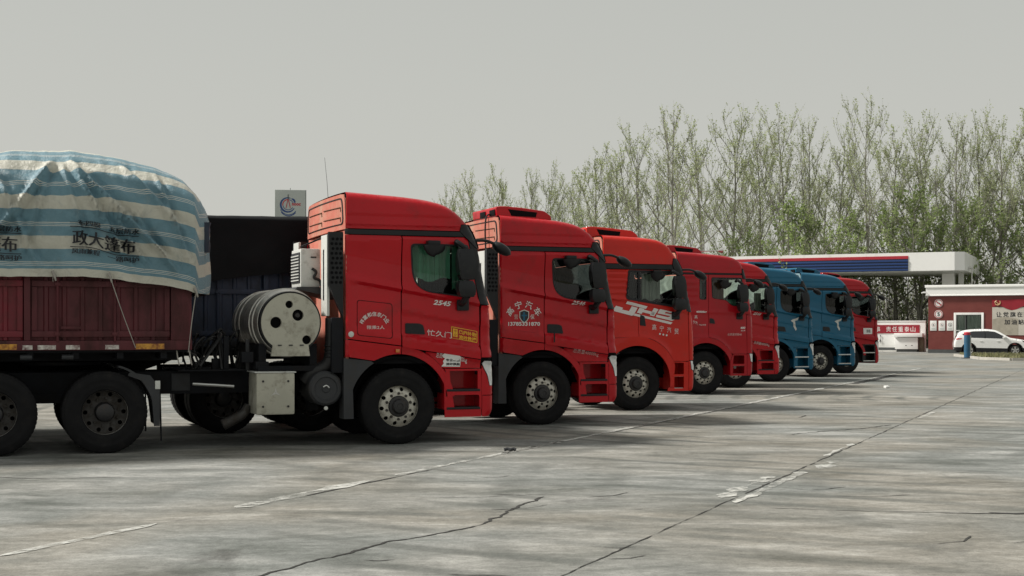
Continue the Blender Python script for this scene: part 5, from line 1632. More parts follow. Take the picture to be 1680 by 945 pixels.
def tarp_block(x0):
    w = 0.84
    sl = lambda s: -0.085 * smooth01(0.25, 0.75, (s - x0) / w) - 0.02 * ((s - x0) / w)
    def tm(s, z, off): return tmap(s, z + sl(s), off)
    def fine(body, box, bold=0.02):
        V, F, asp = text_geo(body, 0.0, 0.0)
        n_ = len(V); vs = []
        for dx in (-0.004, 0.004) if bold < 0.03 else (-0.006, 0.0, 0.006):
            vs += [tm(box[0] + u * (box[1] - box[0]) + dx, box[2] + v_ * (box[3] - box[2]), 0.012 + dx * 0.2) for u, v_ in V]
        link_mesh('lettering', vs, [tuple(i + n_ * k for i in f) for k in range(len(vs) // n_) for f in F], mat['ink'], to1, 0)
    fine('政大篷布', (x0 + 0.03, x0 + w - 0.05, 2.665, 2.855), 0.035)
    fine('一布四膜', (x0 + 0.0, x0 + 0.37, 2.915, 2.985)); fine('五层防水', (x0 + 0.47, x0 + w + 0.0, 2.915, 2.985))
    fine('风雨兼程', (x0 + 0.02, x0 + 0.36, 2.555, 2.625)); fine('一路呵护', (x0 + 0.46, x0 + w - 0.0, 2.555, 2.625))
    for z in (2.893, 2.637):
        vs = []; fs = []
        for k in range(41):
            s = x0 + w * k / 40
            vs += [tm(s, z, 0.0), tm(s, z + 0.010, 0.0)]
        link_mesh('lettering', vs, [(2 * k, 2 * k + 2, 2 * k + 3, 2 * k + 1) for k in range(40)], mat['ink'], to1, 0)
tarp_block(-4.36)
tarp_block(-5.78)
# tie ropes
for xa, xb, zb in ((-3.87, -3.55, 1.36), (-2.79, -2.88, 1.30), (-4.55, -4.56, 2.20)):
    za = tp1.hem(xa) + 0.02
    MB().tube(curve_pts([(xa, -1.335, za), ((xa + xb) / 2 - 0.01, -1.33, (za + zb) / 2), (xb, -1.27, zb)], 5), 0.006, 5).build('tie_rope', mat['rope'], to1)
    MB().tube([(xa - 0.02, -1.345, za + 0.05), (xa, -1.36, za + 0.0), (xa + 0.02, -1.345, za - 0.07)], 0.022, 6, 0.01).build('tie_knot', mat['rope'], to1)
# crumpled dark fold at the load's front corner
b = MB(); vs = []; fs = []; nn = 18; mm_ = 14
for i in range(nn + 1):
    for j in range(mm_):
        th = 2 * PI * j / mm_; q = i / nn
        rr_ = 0.10 * (1.15 - 0.3 * q) * (1 + 0.45 * noise.noise((math.cos(th) * 2.5, math.sin(th) * 2.5, q * 1.4)) + 0.25 * noise.noise((math.cos(th) * 6, math.sin(th) * 6, q * 3)))
        vs.append((-2.66 + rr_ * math.cos(th), -0.95 + 1.3 * rr_ * math.sin(th), 3.02 - 0.40 * q))
fs = [(i * mm_ + j, i * mm_ + (j + 1) % mm_, (i + 1) * mm_ + (j + 1) % mm_, (i + 1) * mm_ + j) for i in range(nn) for j in range(mm_)]
fs += [tuple(reversed(range(mm_))), tuple(nn * mm_ + j for j in range(mm_))]
b.add(vs, fs); b.build('tarp_fold', mat['navy'], to1, 80)

top2 = [(-13, 3.42), (-6, 3.36), (-4, 3.40), (-2.7, 3.40), (-2.5, 3.36)]
hem2 = [(-13, 2.4), (-5.6, 2.31), (-5.0, 2.40), (-4.4, 2.47), (-3.6, 2.46), (-2.5, 2.40)]
tp2 = Tarp(-2.55, -9.5, lambda s: lerp_tab(top2, s), [], lambda s: lerp_tab(hem2, s), 3.27, 0.6, 9.0)
to2 = tp2.build('tarpaulin', mat['blacktarp'], T2, 'flat black tarpaulin covering the navy trailer, below the square logo sign', 'tarpaulin', step=0.1)
# ------------------------------------------------------------------ fuel station
mat['tile'] = None
def brick_tile():
    m, t, b = nt('red_brown_wall_tile')
    br = t.nodes.new('ShaderNodeTexBrick')
    br.inputs['Color1'].default_value = (0.150, 0.026, 0.022, 1)
    br.inputs['Color2'].default_value = (0.178, 0.034, 0.028, 1)
    br.inputs['Mortar'].default_value = (0.12, 0.035, 0.03, 1)
    br.inputs['Scale'].default_value = 1.0
    br.inputs['Brick Width'].default_value = 0.24
    br.inputs['Row Height'].default_value = 0.07
    br.inputs['Mortar Size'].default_value = 0.004
    tc = t.nodes.new('ShaderNodeTexCoord')
    mp = t.nodes.new('ShaderNodeMapping'); mp.inputs['Rotation'].default_value = (R(90), 0, 0)
    t.links.new(tc.outputs['Object'], mp.inputs['Vector']); t.links.new(mp.outputs[0], br.inputs['Vector'])
    n = noise_node(t, 0.8, 5, 0.6, tc.outputs['Object'])
    c = mixc(t, ramp(t, n.outputs[0], 0.45, 0.75).outputs[0], br.outputs[0], (0.19, 0.045, 0.037))
    t.links.new(c, b.inputs['Base Color']); b.inputs['Roughness'].default_value = 0.5
    return m
mat['tile'] = brick_tile()
mat['fascia'] = M('white_fascia', (0.86, 0.86, 0.84), 0.4, var=0.03, vs=0.6, dirt=(0.60, 0.59, 0.55), damt=0.12, ds=0.8, streak=(1, 1, 0.3))
mat['sred'] = M('stripe_red', (0.42, 0.022, 0.038), 0.4, var=0.05)
mat['sblue'] = M('stripe_blue', (0.018, 0.055, 0.19), 0.4, var=0.05)
mat['sblue2'] = M('stripe_dark_blue', (0.012, 0.022, 0.055), 0.4, var=0.05)
mat['plinth'] = M('grey_plinth', (0.07, 0.075, 0.075), 0.8, var=0.15)
mat['bannerred'] = M('banner_red', (0.27, 0.008, 0.02), 0.6, var=0.08)
mat['mural'] = M('mural_beige', (0.52, 0.49, 0.43), 0.6, var=0.06, vs=2)
mat['muralgrey'] = M('mural_grey', (0.36, 0.33, 0.27), 0.6, var=0.15, vs=3)
mat['gold'] = M('emblem_gold', (0.62, 0.42, 0.22), 0.5, var=0.06)
mat['kerb'] = M('kerb_concrete', (0.42, 0.40, 0.36), 0.85, var=0.12, bump=0.2)
mat['signgrey'] = M('sign_board_grey', (0.42, 0.45, 0.43), 0.5, var=0.04, vs=1)
mat['netred'] = M('sign_red', (0.45, 0.02, 0.04), 0.5, var=0.05)
mat['curt'] = M('grey_curtain', (0.62, 0.64, 0.60), 0.9, var=0.2, vs=6, streak=(6, 6, 0.5))
SA = R(-24)
mat['paneglass'] = glass('clear_window_glass', (0.86, 0.90, 0.88), 0.6)

def flat(name, pts, y, m, par, thick=0.02):
    return MB().prism(pts, y - thick, y).build(name, m, par, 0)
def fmap(y): return lambda s, z, o: Vector((s, y - o, z))

# low red-brown station building
bl = empty('station_building', (28.05, 92.0, 0), SA, 'low red-brown tiled station building with white parapet at the right edge', 'building')
wx0, wx1, wz0, wz1 = 1.65, 3.55, 1.15, 2.70
fr = [(0, 0.24), (17, 0.24), (17, 3.82), (0, 3.82)]
panel('wall', fr, fmap(0.0), mat['tile'], bl, holes=[[(wx0 + .05, 0.9), (wx1 - .05, 0.9), (wx1 - .05, wz1 - .05), (wx0 + .05, wz1 - .05)]], step=1.5, thick=0.2, smooth=0)
MB().box(0.0, 0.2, 0.21, 7, 0.24, 3.82).box(16.8, 17, 0.21, 7, 0.24, 3.82).box(0.0, 17, 7, 7.2, 0.24, 3.82).build('wall', mat['tile'], bl, 0)
MB().box(-0.02, 17.02, -0.03, 7.2, 0, 0.238).build('plinth', mat['plinth'], bl, 0)
pa = MB().box(-0.14, 17.1, -0.14, 7.3, 3.83, 4.38).build('parapet', mat['fascia'], bl, 0)
MB().box(-0.20, 17.15, -0.20, 7.35, 4.384, 4.56, 0.02).build('coping', mat['fascia'], pa)
MB().box(-0.17, 17.12, -0.17, 7.32, 3.825, 3.90, 0.02).build('cornice', mat['fascia'], pa)
w = MB().box(wx0, wx0 + 0.15, -0.05, 0.06, 0.85, wz1, 0.01).box(wx1 - 0.15, wx1, -0.05, 0.06, 0.85, wz1, 0.01).box(wx0 + .151, wx1 - .151, -0.049, 0.06, wz1 - 0.15, wz1 - .001, 0.01).box(wx0 + .151, wx1 - .151, -0.049, 0.06, 0.85, 1.0, 0.01).build('window', mat['fascia'], bl)
MB().box(wx0 + 0.72, wx0 + 0.78, -0.02, 0.04, 1.0, wz1 - 0.15).build('mullion', mat['plinth'], w)
MB().box(wx0 + 0.14, wx1 - 0.14, 0.03, 0.04, 0.98, wz1 - 0.14).build('pane', mat['paneglass'], w)
vs = []
for k in range(41):
    x = wx0 + 0.20 + (wx1 - wx0 - 0.40) * k / 40
    yy = 0.11 + 0.03 * math.sin(k * 1.7) + 0.02 * math.sin(k * 0.6)
    vs += [(x, yy, 0.95), (x, yy, wz1 - 0.18)]
link_mesh('curtain', vs, [(2 * k, 2 * k + 2, 2 * k + 3, 2 * k + 1) for k in range(40) if not 14 <= k <= 16], mat['curt'], w, 60)
MB().box(0.3, 16.5, 0.6, 0.65, 0.3, 3.7).build('inner_wall', mat['plinth'], bl, 0)
# security camera on the corner
cm = MB().box(-0.32, -0.08, -0.30, -0.22, 4.02, 4.12, 0.03).cyl((-0.30, -0.26, 4.06), (-0.40, -0.30, 4.03), 0.045, n=10).tube([(-0.1, -0.24, 4.02), (0.05, -0.16, 3.93)], 0.02, 6).build('security_camera', mat['white'])
cm.location = bl.location; cm.rotation_euler = bl.rotation_euler
tag(cm, 'small white security camera on the station parapet corner', 'camera')

# round signs
def at_building(o):
    o.location = bl.location; o.rotation_euler = bl.rotation_euler
    return o
for nm, zc, lab in (('horn', 3.34, 'round no-horn sign on the station wall, above the 5 sign'), ('five', 2.605, 'round speed limit 5 sign on the station wall')):
    rt = at_building(empty('round_sign', label=lab, cat='sign', group='round wall signs'))
    MB().lathe([(0.0, -0.03), (0.27, -0.03), (0.275, -0.01), (0.275, 0.0)], 40, 'y', (0.67, -0.005, zc)).build('plate', mat['white'], rt)
    MB().lathe([(0.205, -0.036), (0.245, -0.036)], 40, 'y', (0.67, -0.005, zc)).build('red_ring', mat['netred'], rt)
    if nm == 'five':
        lettering('numeral', '5', fmap(-0.043), (0.59, 0.75, zc - 0.13, zc + 0.13), mat['ink'], rt, bold=0.02)
    else:
        pts = [(-0.13, 0.10), (-0.10, 0.0), (0.0, -0.02), (0.13, -0.10), (0.16, -0.06), (0.04, 0.05), (-0.06, 0.06)]
        V2, F2, B2 = tri_panel([(0.67 + x, zc + z) for x, z in pts], (), 0.2)
        link_mesh('horn_symbol', [(s, -0.043, z) for s, z in V2], F2, mat['ink'], rt, 0)
        flat('slash', [(0.67 - 0.17, zc + 0.12), (0.67 - 0.14, zc + 0.155), (0.67 + 0.17, zc - 0.12), (0.67 + 0.14, zc - 0.155)], -0.045, mat['netred'], rt, 0.004)
for i, (x0, lab) in enumerate(((0.12, 'leftmost of three white notices on the station wall'), (0.67, 'middle of three white notices on the station wall'), (1.20, 'rightmost of three white notices, beside the station window'))):
    rt = at_building(empty('wall_notice', label=lab, cat='notice', group='white wall notices'))
    MB().box(x0, x0 + 0.42, -0.025, -0.003, 1.50, 2.17, 0.004).build('board', mat['white'], rt)
    MB().lathe([(0.10, -0.0), (0.125, -0.0)], 24, 'y', (x0 + 0.21, -0.028, 1.90)).build('ring_mark', mat['pinkletter'] if i != 2 else mat['guard'], rt)
    flat('symbol', [(x0 + 0.17, 1.86), (x0 + 0.26, 1.83), (x0 + 0.24, 1.90), (x0 + 0.20, 1.96)], -0.027, mat['guard'], rt, 0.003)
    flat('caption', [(x0 + 0.09, 1.60), (x0 + 0.33, 1.60), (x0 + 0.33, 1.65), (x0 + 0.09, 1.65)], -0.027, mat['signgrey'], rt, 0.003)
# painted mural board
mu = at_building(empty('wall_mural', label='large wall board with red ribbon flag above black slogan on beige', cat='mural'))
MB().box(4.08, 9.5, -0.03, -0.003, 1.2, 3.05).build('board', mat['mural'], mu, 0)
ys = [3.0, 3.12, 3.2, 3.05, 2.92, 2.90, 3.0, 3.15, 3.2, 3.18, 3.1, 3.0, 3.02, 3.1]
low = [(4.08 + k * 0.3, 3.0 + 0.16 * math.sin(k * 1.05 + 0.3)) for k in range(14)]
up = [(4.05, 3.56), (4.5, 3.50), (5.2, 3.55), (6.2, 3.60), (8.0, 3.55)]
poly = low + list(reversed(up))
V2, F2, B2 = tri_panel(poly, (), 0.25)
link_mesh('ribbon_flag', [(s, -0.045 - 0.015 * math.sin(s * 5 + z * 3), z) for s, z in V2], F2, mat['bannerred'], mu, 60)
# beige hill between board top and ribbon handled by the board; emblem strokes
def stroke(pts, wdt, y, m, par, nm='emblem'):
    o = MB().tube([(p[0], y, p[1]) for p in pts], wdt, 6).build(nm, m, par)
    return o
stroke(arc(4.42, 3.36, 0.17, 200, 400, 12), 0.03, -0.07, mat['gold'], mu)
stroke([(4.26, 3.44), (4.52, 3.24)], 0.026, -0.075, mat['gold'], mu)
stroke([(4.24, 3.36), (4.36, 3.48)], 0.034, -0.075, mat['gold'], mu)
V2, F2, B2 = tri_panel([(4.1, 2.25), (4.6, 2.38), (5.0, 2.40), (5.7, 2.28), (5.7, 1.21), (4.1, 1.21)], (), 0.6)
link_mesh('mural_roof', [(s, -0.034, z) for s, z in V2], F2, mat['muralgrey'], mu, 0)
for k, ch in enumerate('让党旗在一线'):
    lettering('lettering', ch, fmap(-0.037), (4.33 + k * 0.43, 4.33 + k * 0.43 + 0.34, 2.40, 2.74), mat['ink'], mu, bold=0.012, off=0.0)
for k, ch in enumerate('加油站飘扬'):
    lettering('lettering', ch, fmap(-0.040), (4.84 + k * 0.43, 4.84 + k * 0.43 + 0.34, 1.90, 2.24), mat['ink'], mu, bold=0.02, off=0.0)

# canopy behind
ca = empty('fuel_canopy', (36.44, 110.0, 0), SA, 'white fuel station canopy with red and blue stripes behind the building', 'canopy')
CL = -30.0
MB().prism([(CL, -0.0), (-0.75, 0.0), (0.0, 0.35), (0.0, 11.9), (CL, 11.9)], 6.36, 7.86, 'z').build('fascia', mat['fascia'], ca, 20)
MB().box(CL + 0.3, -0.6, 0.4, 11.5, 6.30, 6.36).build('soffit', mat['offwhite'], ca, 0)
MB().box(CL, -4.38, -0.045, -0.005, 7.36, 7.60).build('red_stripe', mat['sred'], ca, 0)
MB().box(CL, -4.38, -0.03, -0.005, 6.36, 7.355).build('blue_field', mat['sblue2'], ca, 0)
for k in range(4):
    MB().box(CL, -4.38, -0.075 - 0.01 * k, -0.031, 6.38 + k * 0.245, 6.53 + k * 0.245, 0.02).build('blue_slat', mat['sblue'], ca)
for x, y in ((-1.8, 5.5), (-12, 5.5), (-22, 5.5)):
    MB().box(x - 0.5, x + 0.5, y - 0.5, y + 0.5, 0, 6.30, 0.03).build('column', mat['fascia'], ca)
MB().box(-1.0, -0.6, 5.3, 5.8, 4.0, 6.3).build('downpipe_box', mat['offwhite'], ca)
MB().tube([(0.03, 3.0, 6.6), (0.3, 3.0, 6.55), (0.3, 3.0, 4.0)], 0.05, 8).build('downpipe', mat['offwhite'], ca)
MB().box(0.0, 0.35, 2.8, 3.6, 6.6, 6.75, 0.02).build('gutter_spout', mat['offwhite'], ca)
MB().box(0.0, 0.12, 10.8, 11.95, 6.2, 7.7, 0.02).build('end_trim', mat['fascia'], ca)

# low white wall with banner, cabinet
wl = empty('boundary_wall', (29.1, 96.0, 0), SA, 'low white boundary wall left of the station building', 'wall')
MB().box(-9.0, -0.02, 0, 0.25, 0.0, 2.12, 0.01).build('wall_body', mat['fascia'], wl)
MB().box(-9.05, 0.0, -0.03, 0.28, 2.122, 2.20, 0.01).build('coping', mat['fascia'], wl)
MB().box(-9.0, -2.05, -0.012, -0.002, 0.12, 0.30).build('wall_base', mat['plinth'], wl, 0)
ba = empty('slogan_banner', (29.1, 96.0, 0), SA, 'red banner with white slogan characters on the low white wall', 'banner')
MB().box(-8.5, -0.42, -0.03, -0.004, 1.30, 1.90).build('cloth', mat['bannerred'], ba, 0)
for k, ch in enumerate('责任重泰山'):
    lettering('lettering', ch, fmap(-0.034), (-2.72 + k * 0.42, -2.72 + k * 0.42 + 0.33, 1.42, 1.78), mat['white'], ba, bold=0.0, off=0.0)
for k, ch in enumerate('安全无小事'):
    lettering('lettering', ch, fmap(-0.034), (-5.14 + k * 0.42, -5.14 + k * 0.42 + 0.33, 1.42, 1.78), mat['white'], ba, bold=0.0, off=0.0)
MB().tube([(-3.12, -0.05, 1.2), (-3.12, -0.05, 0.6)], 0.012, 5).box(-3.16, -3.08, -0.09, -0.03, 0.70, 0.86, 0.01).box(-3.145, -3.095, -0.08, -0.03, 1.08, 1.2, 0.01).build('wall_tap', mat['plinth'], wl)
cb = empty('white_cabinet', (29.1, 96.0, 0), SA, 'white low cabinet with overhanging lid below the red banner', 'cabinet')
MB().box(-2.0, -0.45, -0.80, -0.03, 0.20, 1.02, 0.01).build('body', mat['fascia'], cb)
MB().box(-2.05, -0.12, -0.95, -0.035, 1.05, 1.32, 0.02).build('lid', mat['fascia'], cb)
MB().box(-1.9, -0.5, -0.75, -0.05, 0.0, 0.2).build('base', mat['plinth'], cb)
for x in (-1.25, -0.85):
    MB().box(x - 0.05, x + 0.05, -0.815, -0.80, 0.44, 0.48, 0.004).build('latch', mat['plinth'], cb)
MB().box(-0.40, -0.08, -0.5, -0.03, 0.0, 1.0, 0.02).build('side_box', M('brown_box', (0.14, 0.11, 0.075), 0.7), cb)

# pylon sign with the round logo
sg_ = empty('pylon_sign', (-12.5, 77.0, 0), R(9), 'square grey sign board with a round red and blue logo, above the black tarpaulin', 'sign')
zb, zt_ = 7.2, 9.44
MB().box(-0.86, 0.86, -0.17, 0.17, zb - 0.35, zt_, 0.02).build('board', mat['signgrey'], sg_)
MB().box(0.862, 0.885, -0.18, 0.18, zb - 0.36, zt_ + 0.005).build('edge_trim', mat['guard'], sg_)
MB().box(-0.14, 0.14, -0.12, 0.12, 0, zb - 0.35).build('post', mat['signgrey'], sg_)
MB().tube([(0.0, 0, zt_), (0.0, 0, zt_ + 0.12)], 0.015, 5).build('finial', mat['guard'], sg_)
fm = fmap(-0.172)
def band(c, r0, r1, a0, a1, n=28, grow=0.0):
    o_ = []; i_ = []
    for k in range(n + 1):
        q = k / n; a = R(a0 + (a1 - a0) * q); w_ = (r1 - r0) * (1 - grow + grow * math.sin(PI * q))
        o_.append((c[0] + (r0 + w_) * math.cos(a), c[1] + (r0 + w_) * math.sin(a))); i_.append((c[0] + r0 * math.cos(a), c[1] + r0 * math.sin(a)))
    return o_, i_
def logo_band(c, r0, r1, a0, a1, m, y, grow=0.0):
    o_, i_ = band(c, r0, r1, a0, a1, 28, grow)
    vs = [(p[0], y, p[1]) for p in o_ + i_]; n = len(o_)
    link_mesh('logo', vs, [(k, k + 1, n + k + 1, n + k) for k in range(n - 1)], m, sg_, 0)
LC = (-0.12, 8.60)
logo_band(LC, 0.36, 0.47, 70, 330, mat['sblue'], -0.174, 0.6)
logo_band(LC, 0.36, 0.47, 15, 62, mat['sblue'], -0.174, 0.5)
logo_band(LC, 0.27, 0.325, 95, 190, mat['netred'], -0.174)
logo_band(LC, 0.27, 0.31, 190, 330, mat['sblue'], -0.174)
logo_band(LC, 0.27, 0.31, 20, 80, mat['sblue'], -0.174)
logo_band((LC[0] + 0.02, LC[1] - 0.07), 0.47, 0.51, 205, 325, mat['sblue'], -0.175)
logo_band((LC[0] + 0.02, LC[1] - 0.13), 0.47, 0.52, 215, 322, mat['sblue'], -0.175)
for x in (-0.09, 0.09):
    stroke([(LC[0] + x * 1.3, LC[1] - 0.18), (LC[0] + x * 0.2, LC[1] + 0.30)], 0.02, -0.176, mat['netred'], sg_, 'logo')
stroke([(LC[0], LC[1] + 0.28), (LC[0], LC[1] + 0.58)], 0.022, -0.176, mat['guard'], sg_, 'logo')
lettering('lettering', 'nooc', fm, (0.08, 0.58, LC[1] - 0.05, LC[1] + 0.10), mat['netred'], sg_, bold=0.04, shear=0.1)
lettering('lettering', '中国海油', fm, (-0.72, 0.62, 7.62, 7.88), mat['ink'], sg_, bold=0.02)

# blue bollard with red cap
bo = empty('bollard', (24.9, 74.7, 0), 0, 'blue steel post with a red cap beside the white car', 'bollard')
MB().cyl((0, 0, 0.0), (0, 0, 1.28), 0.165, n=20).build('post', M('bollard_blue', (0.018, 0.10, 0.19), 0.4, var=0.15, dirt=(0.06, 0.09, 0.10), damt=0.3, ds=6), bo)
MB().lathe([(0.17, 1.28), (0.17, 1.40), (0.14, 1.44), (0.0, 1.45)], 20, 'z').build('cap', mat['netred'], bo)
MB().cyl((0.2, 0.05, 0.0), (0.2, 0.05, 1.25), 0.04, n=10).build('side_pipe', mat['offwhite'], bo)
MB().box(-0.25, 0.35, -0.2, 0.25, 0.0, 0.05, 0.01).build('base_plate', mat['plinth'], bo)

# grass island with kerb
isl = [(24.6, 71.6), (25.4, 69.4), (44, 67.0), (46, 78.5), (26.2, 80.6)]
gi = MB().prism(isl, 0.0, 0.10, 'z').build('grass_island', mat['earth'], None, 0)
tag(gi, 'soil bed of the grass island', 'ground', kind='structure')
kb = MB()
for a, b_ in zip(isl, isl[1:] + isl[:1]):
    A_ = Vector(a); B_ = Vector(b_); d = (B_ - A_); L = d.length; d.normalize(); n_ = Vector((d.y, -d.x))
    k = int(L / 1.0)
    for q in range(k):
        p = A_ + d * (q * L / k); p2 = A_ + d * ((q + 1) * L / k - 0.015)
        MB().prism([tuple(p), tuple(p2), tuple(p2 + n_ * 0.12), tuple(p + n_ * 0.12)], 0.0, 0.14, 'z').build('kerb_stone', mat['kerb'], gi, 0)
mat['grass'] = M('spring_grass', (0.17, 0.175, 0.085), 0.8, var=0.5, vs=1.2, dirt=(0.22, 0.19, 0.09), damt=0.5, ds=2)
rg = random.Random(5); vs = []; fs = []
for k in range(26000):
    x = rg.uniform(24.7, 40); y = rg.uniform(67.6, 79.8)
    if not inside((x, y), isl): continue
    if noise.noise((x * 0.5, y * 0.5, 2)) < -0.25: continue
    h = rg.uniform(0.06, 0.22); a = rg.uniform(0, 2 * PI); w_ = 0.025
    n0 = len(vs)
    vs += [(x - w_ * math.cos(a), y - w_ * math.sin(a), 0.1), (x + w_ * math.cos(a), y + w_ * math.sin(a), 0.1), (x + rg.uniform(-.06, .06), y + rg.uniform(-.06, .06), 0.1 + h)]
    fs.append((n0, n0 + 1, n0 + 2))
go = link_mesh('grass', vs, fs, mat['grass'], None, 0)
tag(go, 'rough short grass in front of the white car', 'grass', kind='stuff')

# ------------------------------------------------------------------ white car
OUT_C = [(2.18, 0.32), (2.22, 0.50), (2.20, 0.72), (2.10, 0.86), (1.75, 0.97), (1.20, 1.05), (1.02, 1.09), (0.60, 1.36), (0.30, 1.53), (-0.10, 1.60), (-0.70, 1.615), (-1.30, 1.58), (-1.72, 1.50), (-1.90, 1.40), (-2.06, 1.05), (-2.16, 0.90), (-2.20, 0.62), (-2.14, 0.36)]
csh = Shell(OUT_C, W0=0.90, Rr=0.13, s_rear=-9, tumble=0.20, zt=0.98)
car = empty('parked_car', (29.30, 83.6, 0), R(-15), 'white compact SUV parked in front of the station building', 'car')
mat['carwhite'] = M('white_car_paint', (0.80, 0.80, 0.79), 0.25, coat=1.0, var=0.02)
wheels_c = (-1.31, 1.34)
winc = rounded([(-1.72, 1.28), (-1.35, 1.08), (0.62, 1.02), (0.88, 1.08), (0.20, 1.44), (-0.2, 1.49), (-1.1, 1.47)], 0.06)
body = [(-2.14, 0.50)] + arc(wheels_c[0], 0.34, 0.40, 155, 25, 12) + [(-0.90, 0.47), (0.90, 0.44)] + arc(wheels_c[1], 0.34, 0.40, 162, 18, 12) + [(2.20, 0.46)] + [p for p in csh.o if p[1] > 0.5]
lower = [(-2.14, 0.36), (-1.72, 0.34)] + [(-1.715, 0.48), (-2.14, 0.49)]
for sg in (-1, 1):
    mpc = csh.mp(sg); fl = sg > 0
    bd = panel('body_side', body, mpc, mat['carwhite'], car, holes=[winc], step=0.10, extra=csh.extra, flip=fl, thick=0.03)
    panel('side_window', winc, mpc, mat['carglass'], car, step=0.12, off=-0.01, thick=0, flip=fl)
    panel('window_post', [(-0.40, 1.045), (-0.34, 1.045), (-0.34, 1.485), (-0.40, 1.485)], mpc, mat['black'], car, step=0.2, off=0.003, thick=0.005, flip=fl)
    panel('lower_cladding', [(-0.90, 0.22), (0.92, 0.22), (0.90, 0.435), (-0.90, 0.465)], mpc, mat['black'], car, step=0.2, off=0.0, flip=fl)
    for wx in wheels_c:
        panel('arch_trim', arc(wx, 0.34, 0.40, 178, 2, 14) + list(reversed(arc(wx, 0.34, 0.455, 178, 2, 14))), mpc, mat['black'], car, step=0.1, off=0.008, flip=fl)
    panel('bumper_cladding', [(-2.12, 0.30), (-1.74, 0.26), (-1.72, 0.42), (-2.12, 0.49)], mpc, mat['black'], car, step=0.12, off=0.002, flip=fl)
    panel('bumper_cladding', [(1.78, 0.28), (2.17, 0.33), (2.17, 0.44), (1.76, 0.40)], mpc, mat['black'], car, step=0.12, off=0.002, flip=fl)
    panel('tail_lamp', [(-2.06, 0.95), (-1.72, 1.0), (-1.70, 1.05), (-2.02, 1.06)], mpc, mat['netred'], car, step=0.08, off=0.006, flip=fl)
    panel('head_lamp', [(1.78, 0.84), (2.10, 0.76), (2.14, 0.80), (1.70, 0.93)], mpc, mat['carglass'], car, step=0.08, off=0.006, flip=fl)
    MB().box(0.62, 0.84, *sorted((sg * 0.86, sg * 1.06)), 1.03, 1.16, 0.04).build('wing_mirror', mat['carwhite'], car)
    for x in (-0.70, 0.28):
        MB().box(x, x + 0.2, *sorted((sg * 0.897, sg * 0.925)), 0.86, 0.885, 0.008).build('door_handle', mat['carwhite'], bd)
    for wx in wheels_c:
        cy = sg * 0.80
        wv = MB().lathe([(0.215, -0.10), (0.31, -0.10), (0.335, -0.06), (0.335, 0.06), (0.31, 0.10), (0.215, 0.10)], 36, 'y').build('wheel', mat['rubber'], car)
        wv.location = (wx, cy, 0.335)
        MB().lathe([(0.22, -0.06 * sg), (0.22, sg * 0.10), (0.20, sg * 0.095), (0.0, sg * 0.02)], 28, 'y').build('rim_dish', mat['hub'], wv)
        b = MB()
        for k in range(5):
            a = 2 * PI * k / 5 + 0.3
            u = Vector((math.cos(a), 0, math.sin(a))); v_ = Vector((-math.sin(a), 0, math.cos(a)))
            vs = [u * 0.02 + v_ * 0.035, u * 0.20 + v_ * 0.055, u * 0.20 - v_ * 0.055, u * 0.02 - v_ * 0.035]
            y0_ = sg * 0.10; y1_ = sg * 0.085
            pts = [Vector((p.x, y0_, p.z)) for p in vs] + [Vector((p.x, y1_, p.z)) for p in vs]
            b.add(pts, [(0, 1, 2, 3), (7, 6, 5, 4), (0, 4, 5, 1), (1, 5, 6, 2), (2, 6, 7, 3)])
        b.lathe([(0.198, sg * 0.09), (0.222, sg * 0.105), (0.222, sg * 0.09)], 28, 'y')
        b.build('rim', mat['alloy'], wv)
pts = csh.o
def cstrip(name, cond, m):
    seq = [p for p in pts if cond(p)]
    vs = []; fs = []
    for p in seq:
        yE = csh.W(p[0], p[1])
        for k in range(9): vs.append((p[0], -yE + 2 * yE * k / 8, p[1]))
    for i in range(len(seq) - 1):
        for k in range(8): fs.append((i * 9 + k, i * 9 + k + 1, (i + 1) * 9 + k + 1, (i + 1) * 9 + k))
    link_mesh(name, vs, fs, m, car, 40)
wsf = [p for p in pts if 0.40 < p[0] < 1.06 and p[1] > 1.05]
cstrip('bonnet', lambda p: p[0] >= min(q[0] for q in pts if q[0] > 0.95 and q[1] < 1.2), mat['carwhite'])
cstrip('windshield', lambda p: 0.36 < p[0] < 1.10 and p[1] > 1.04, mat['carglass'])
cstrip('roof', lambda p: -1.80 < p[0] < 0.45 and p[1] > 1.40, mat['carwhite'])
cstrip('rear_window', lambda p: -2.05 < p[0] < -1.74 and p[1] > 1.05, mat['carglass'])
cstrip('tailgate', lambda p: p[0] < -2.0 and p[1] < 1.2, mat['carwhite'])
MB().box(-2.05, -1.78, -0.6, 0.6, 1.50, 1.54, 0.015).build('spoiler', mat['carwhite'], car)
MB().box(-2.0, 2.0, -0.72, 0.72, 0.20, 0.60).build('underbody', mat['liner'], car, 0)
# ------------------------------------------------------------------ trees
def leaf_mat(name, col, tr):
    m, t, b = nt(name)
    out = t.nodes['Material Output']
    n = noise_node(t, 0.6, 3, 0.5, objvec(t))
    c = mixc(t, ramp(t, n.outputs[0], 0.3, 0.7).outputs[0], tuple(x * 0.7 for x in col), tuple(min(1, x * 1.35) for x in col))
    t.links.new(c, b.inputs['Base Color']); b.inputs['Roughness'].default_value = 0.6
    ts = t.nodes.new('ShaderNodeBsdfTranslucent'); t.links.new(c, ts.inputs[0])
    mx = t.nodes.new('ShaderNodeMixShader'); mx.inputs[0].default_value = tr
    t.links.new(b.outputs[0], mx.inputs[1]); t.links.new(ts.outputs[0], mx.inputs[2]); t.links.new(mx.outputs[0], out.inputs[0])
    return m
mat['bark'] = M('grey_bark', (0.190, 0.182, 0.155), 0.9, var=0.35, vs=2, bump=0.5, bs=12)
mat['barkd'] = M('dark_bark', (0.200, 0.192, 0.160), 0.9, var=0.35, vs=2, bump=0.5, bs=12)
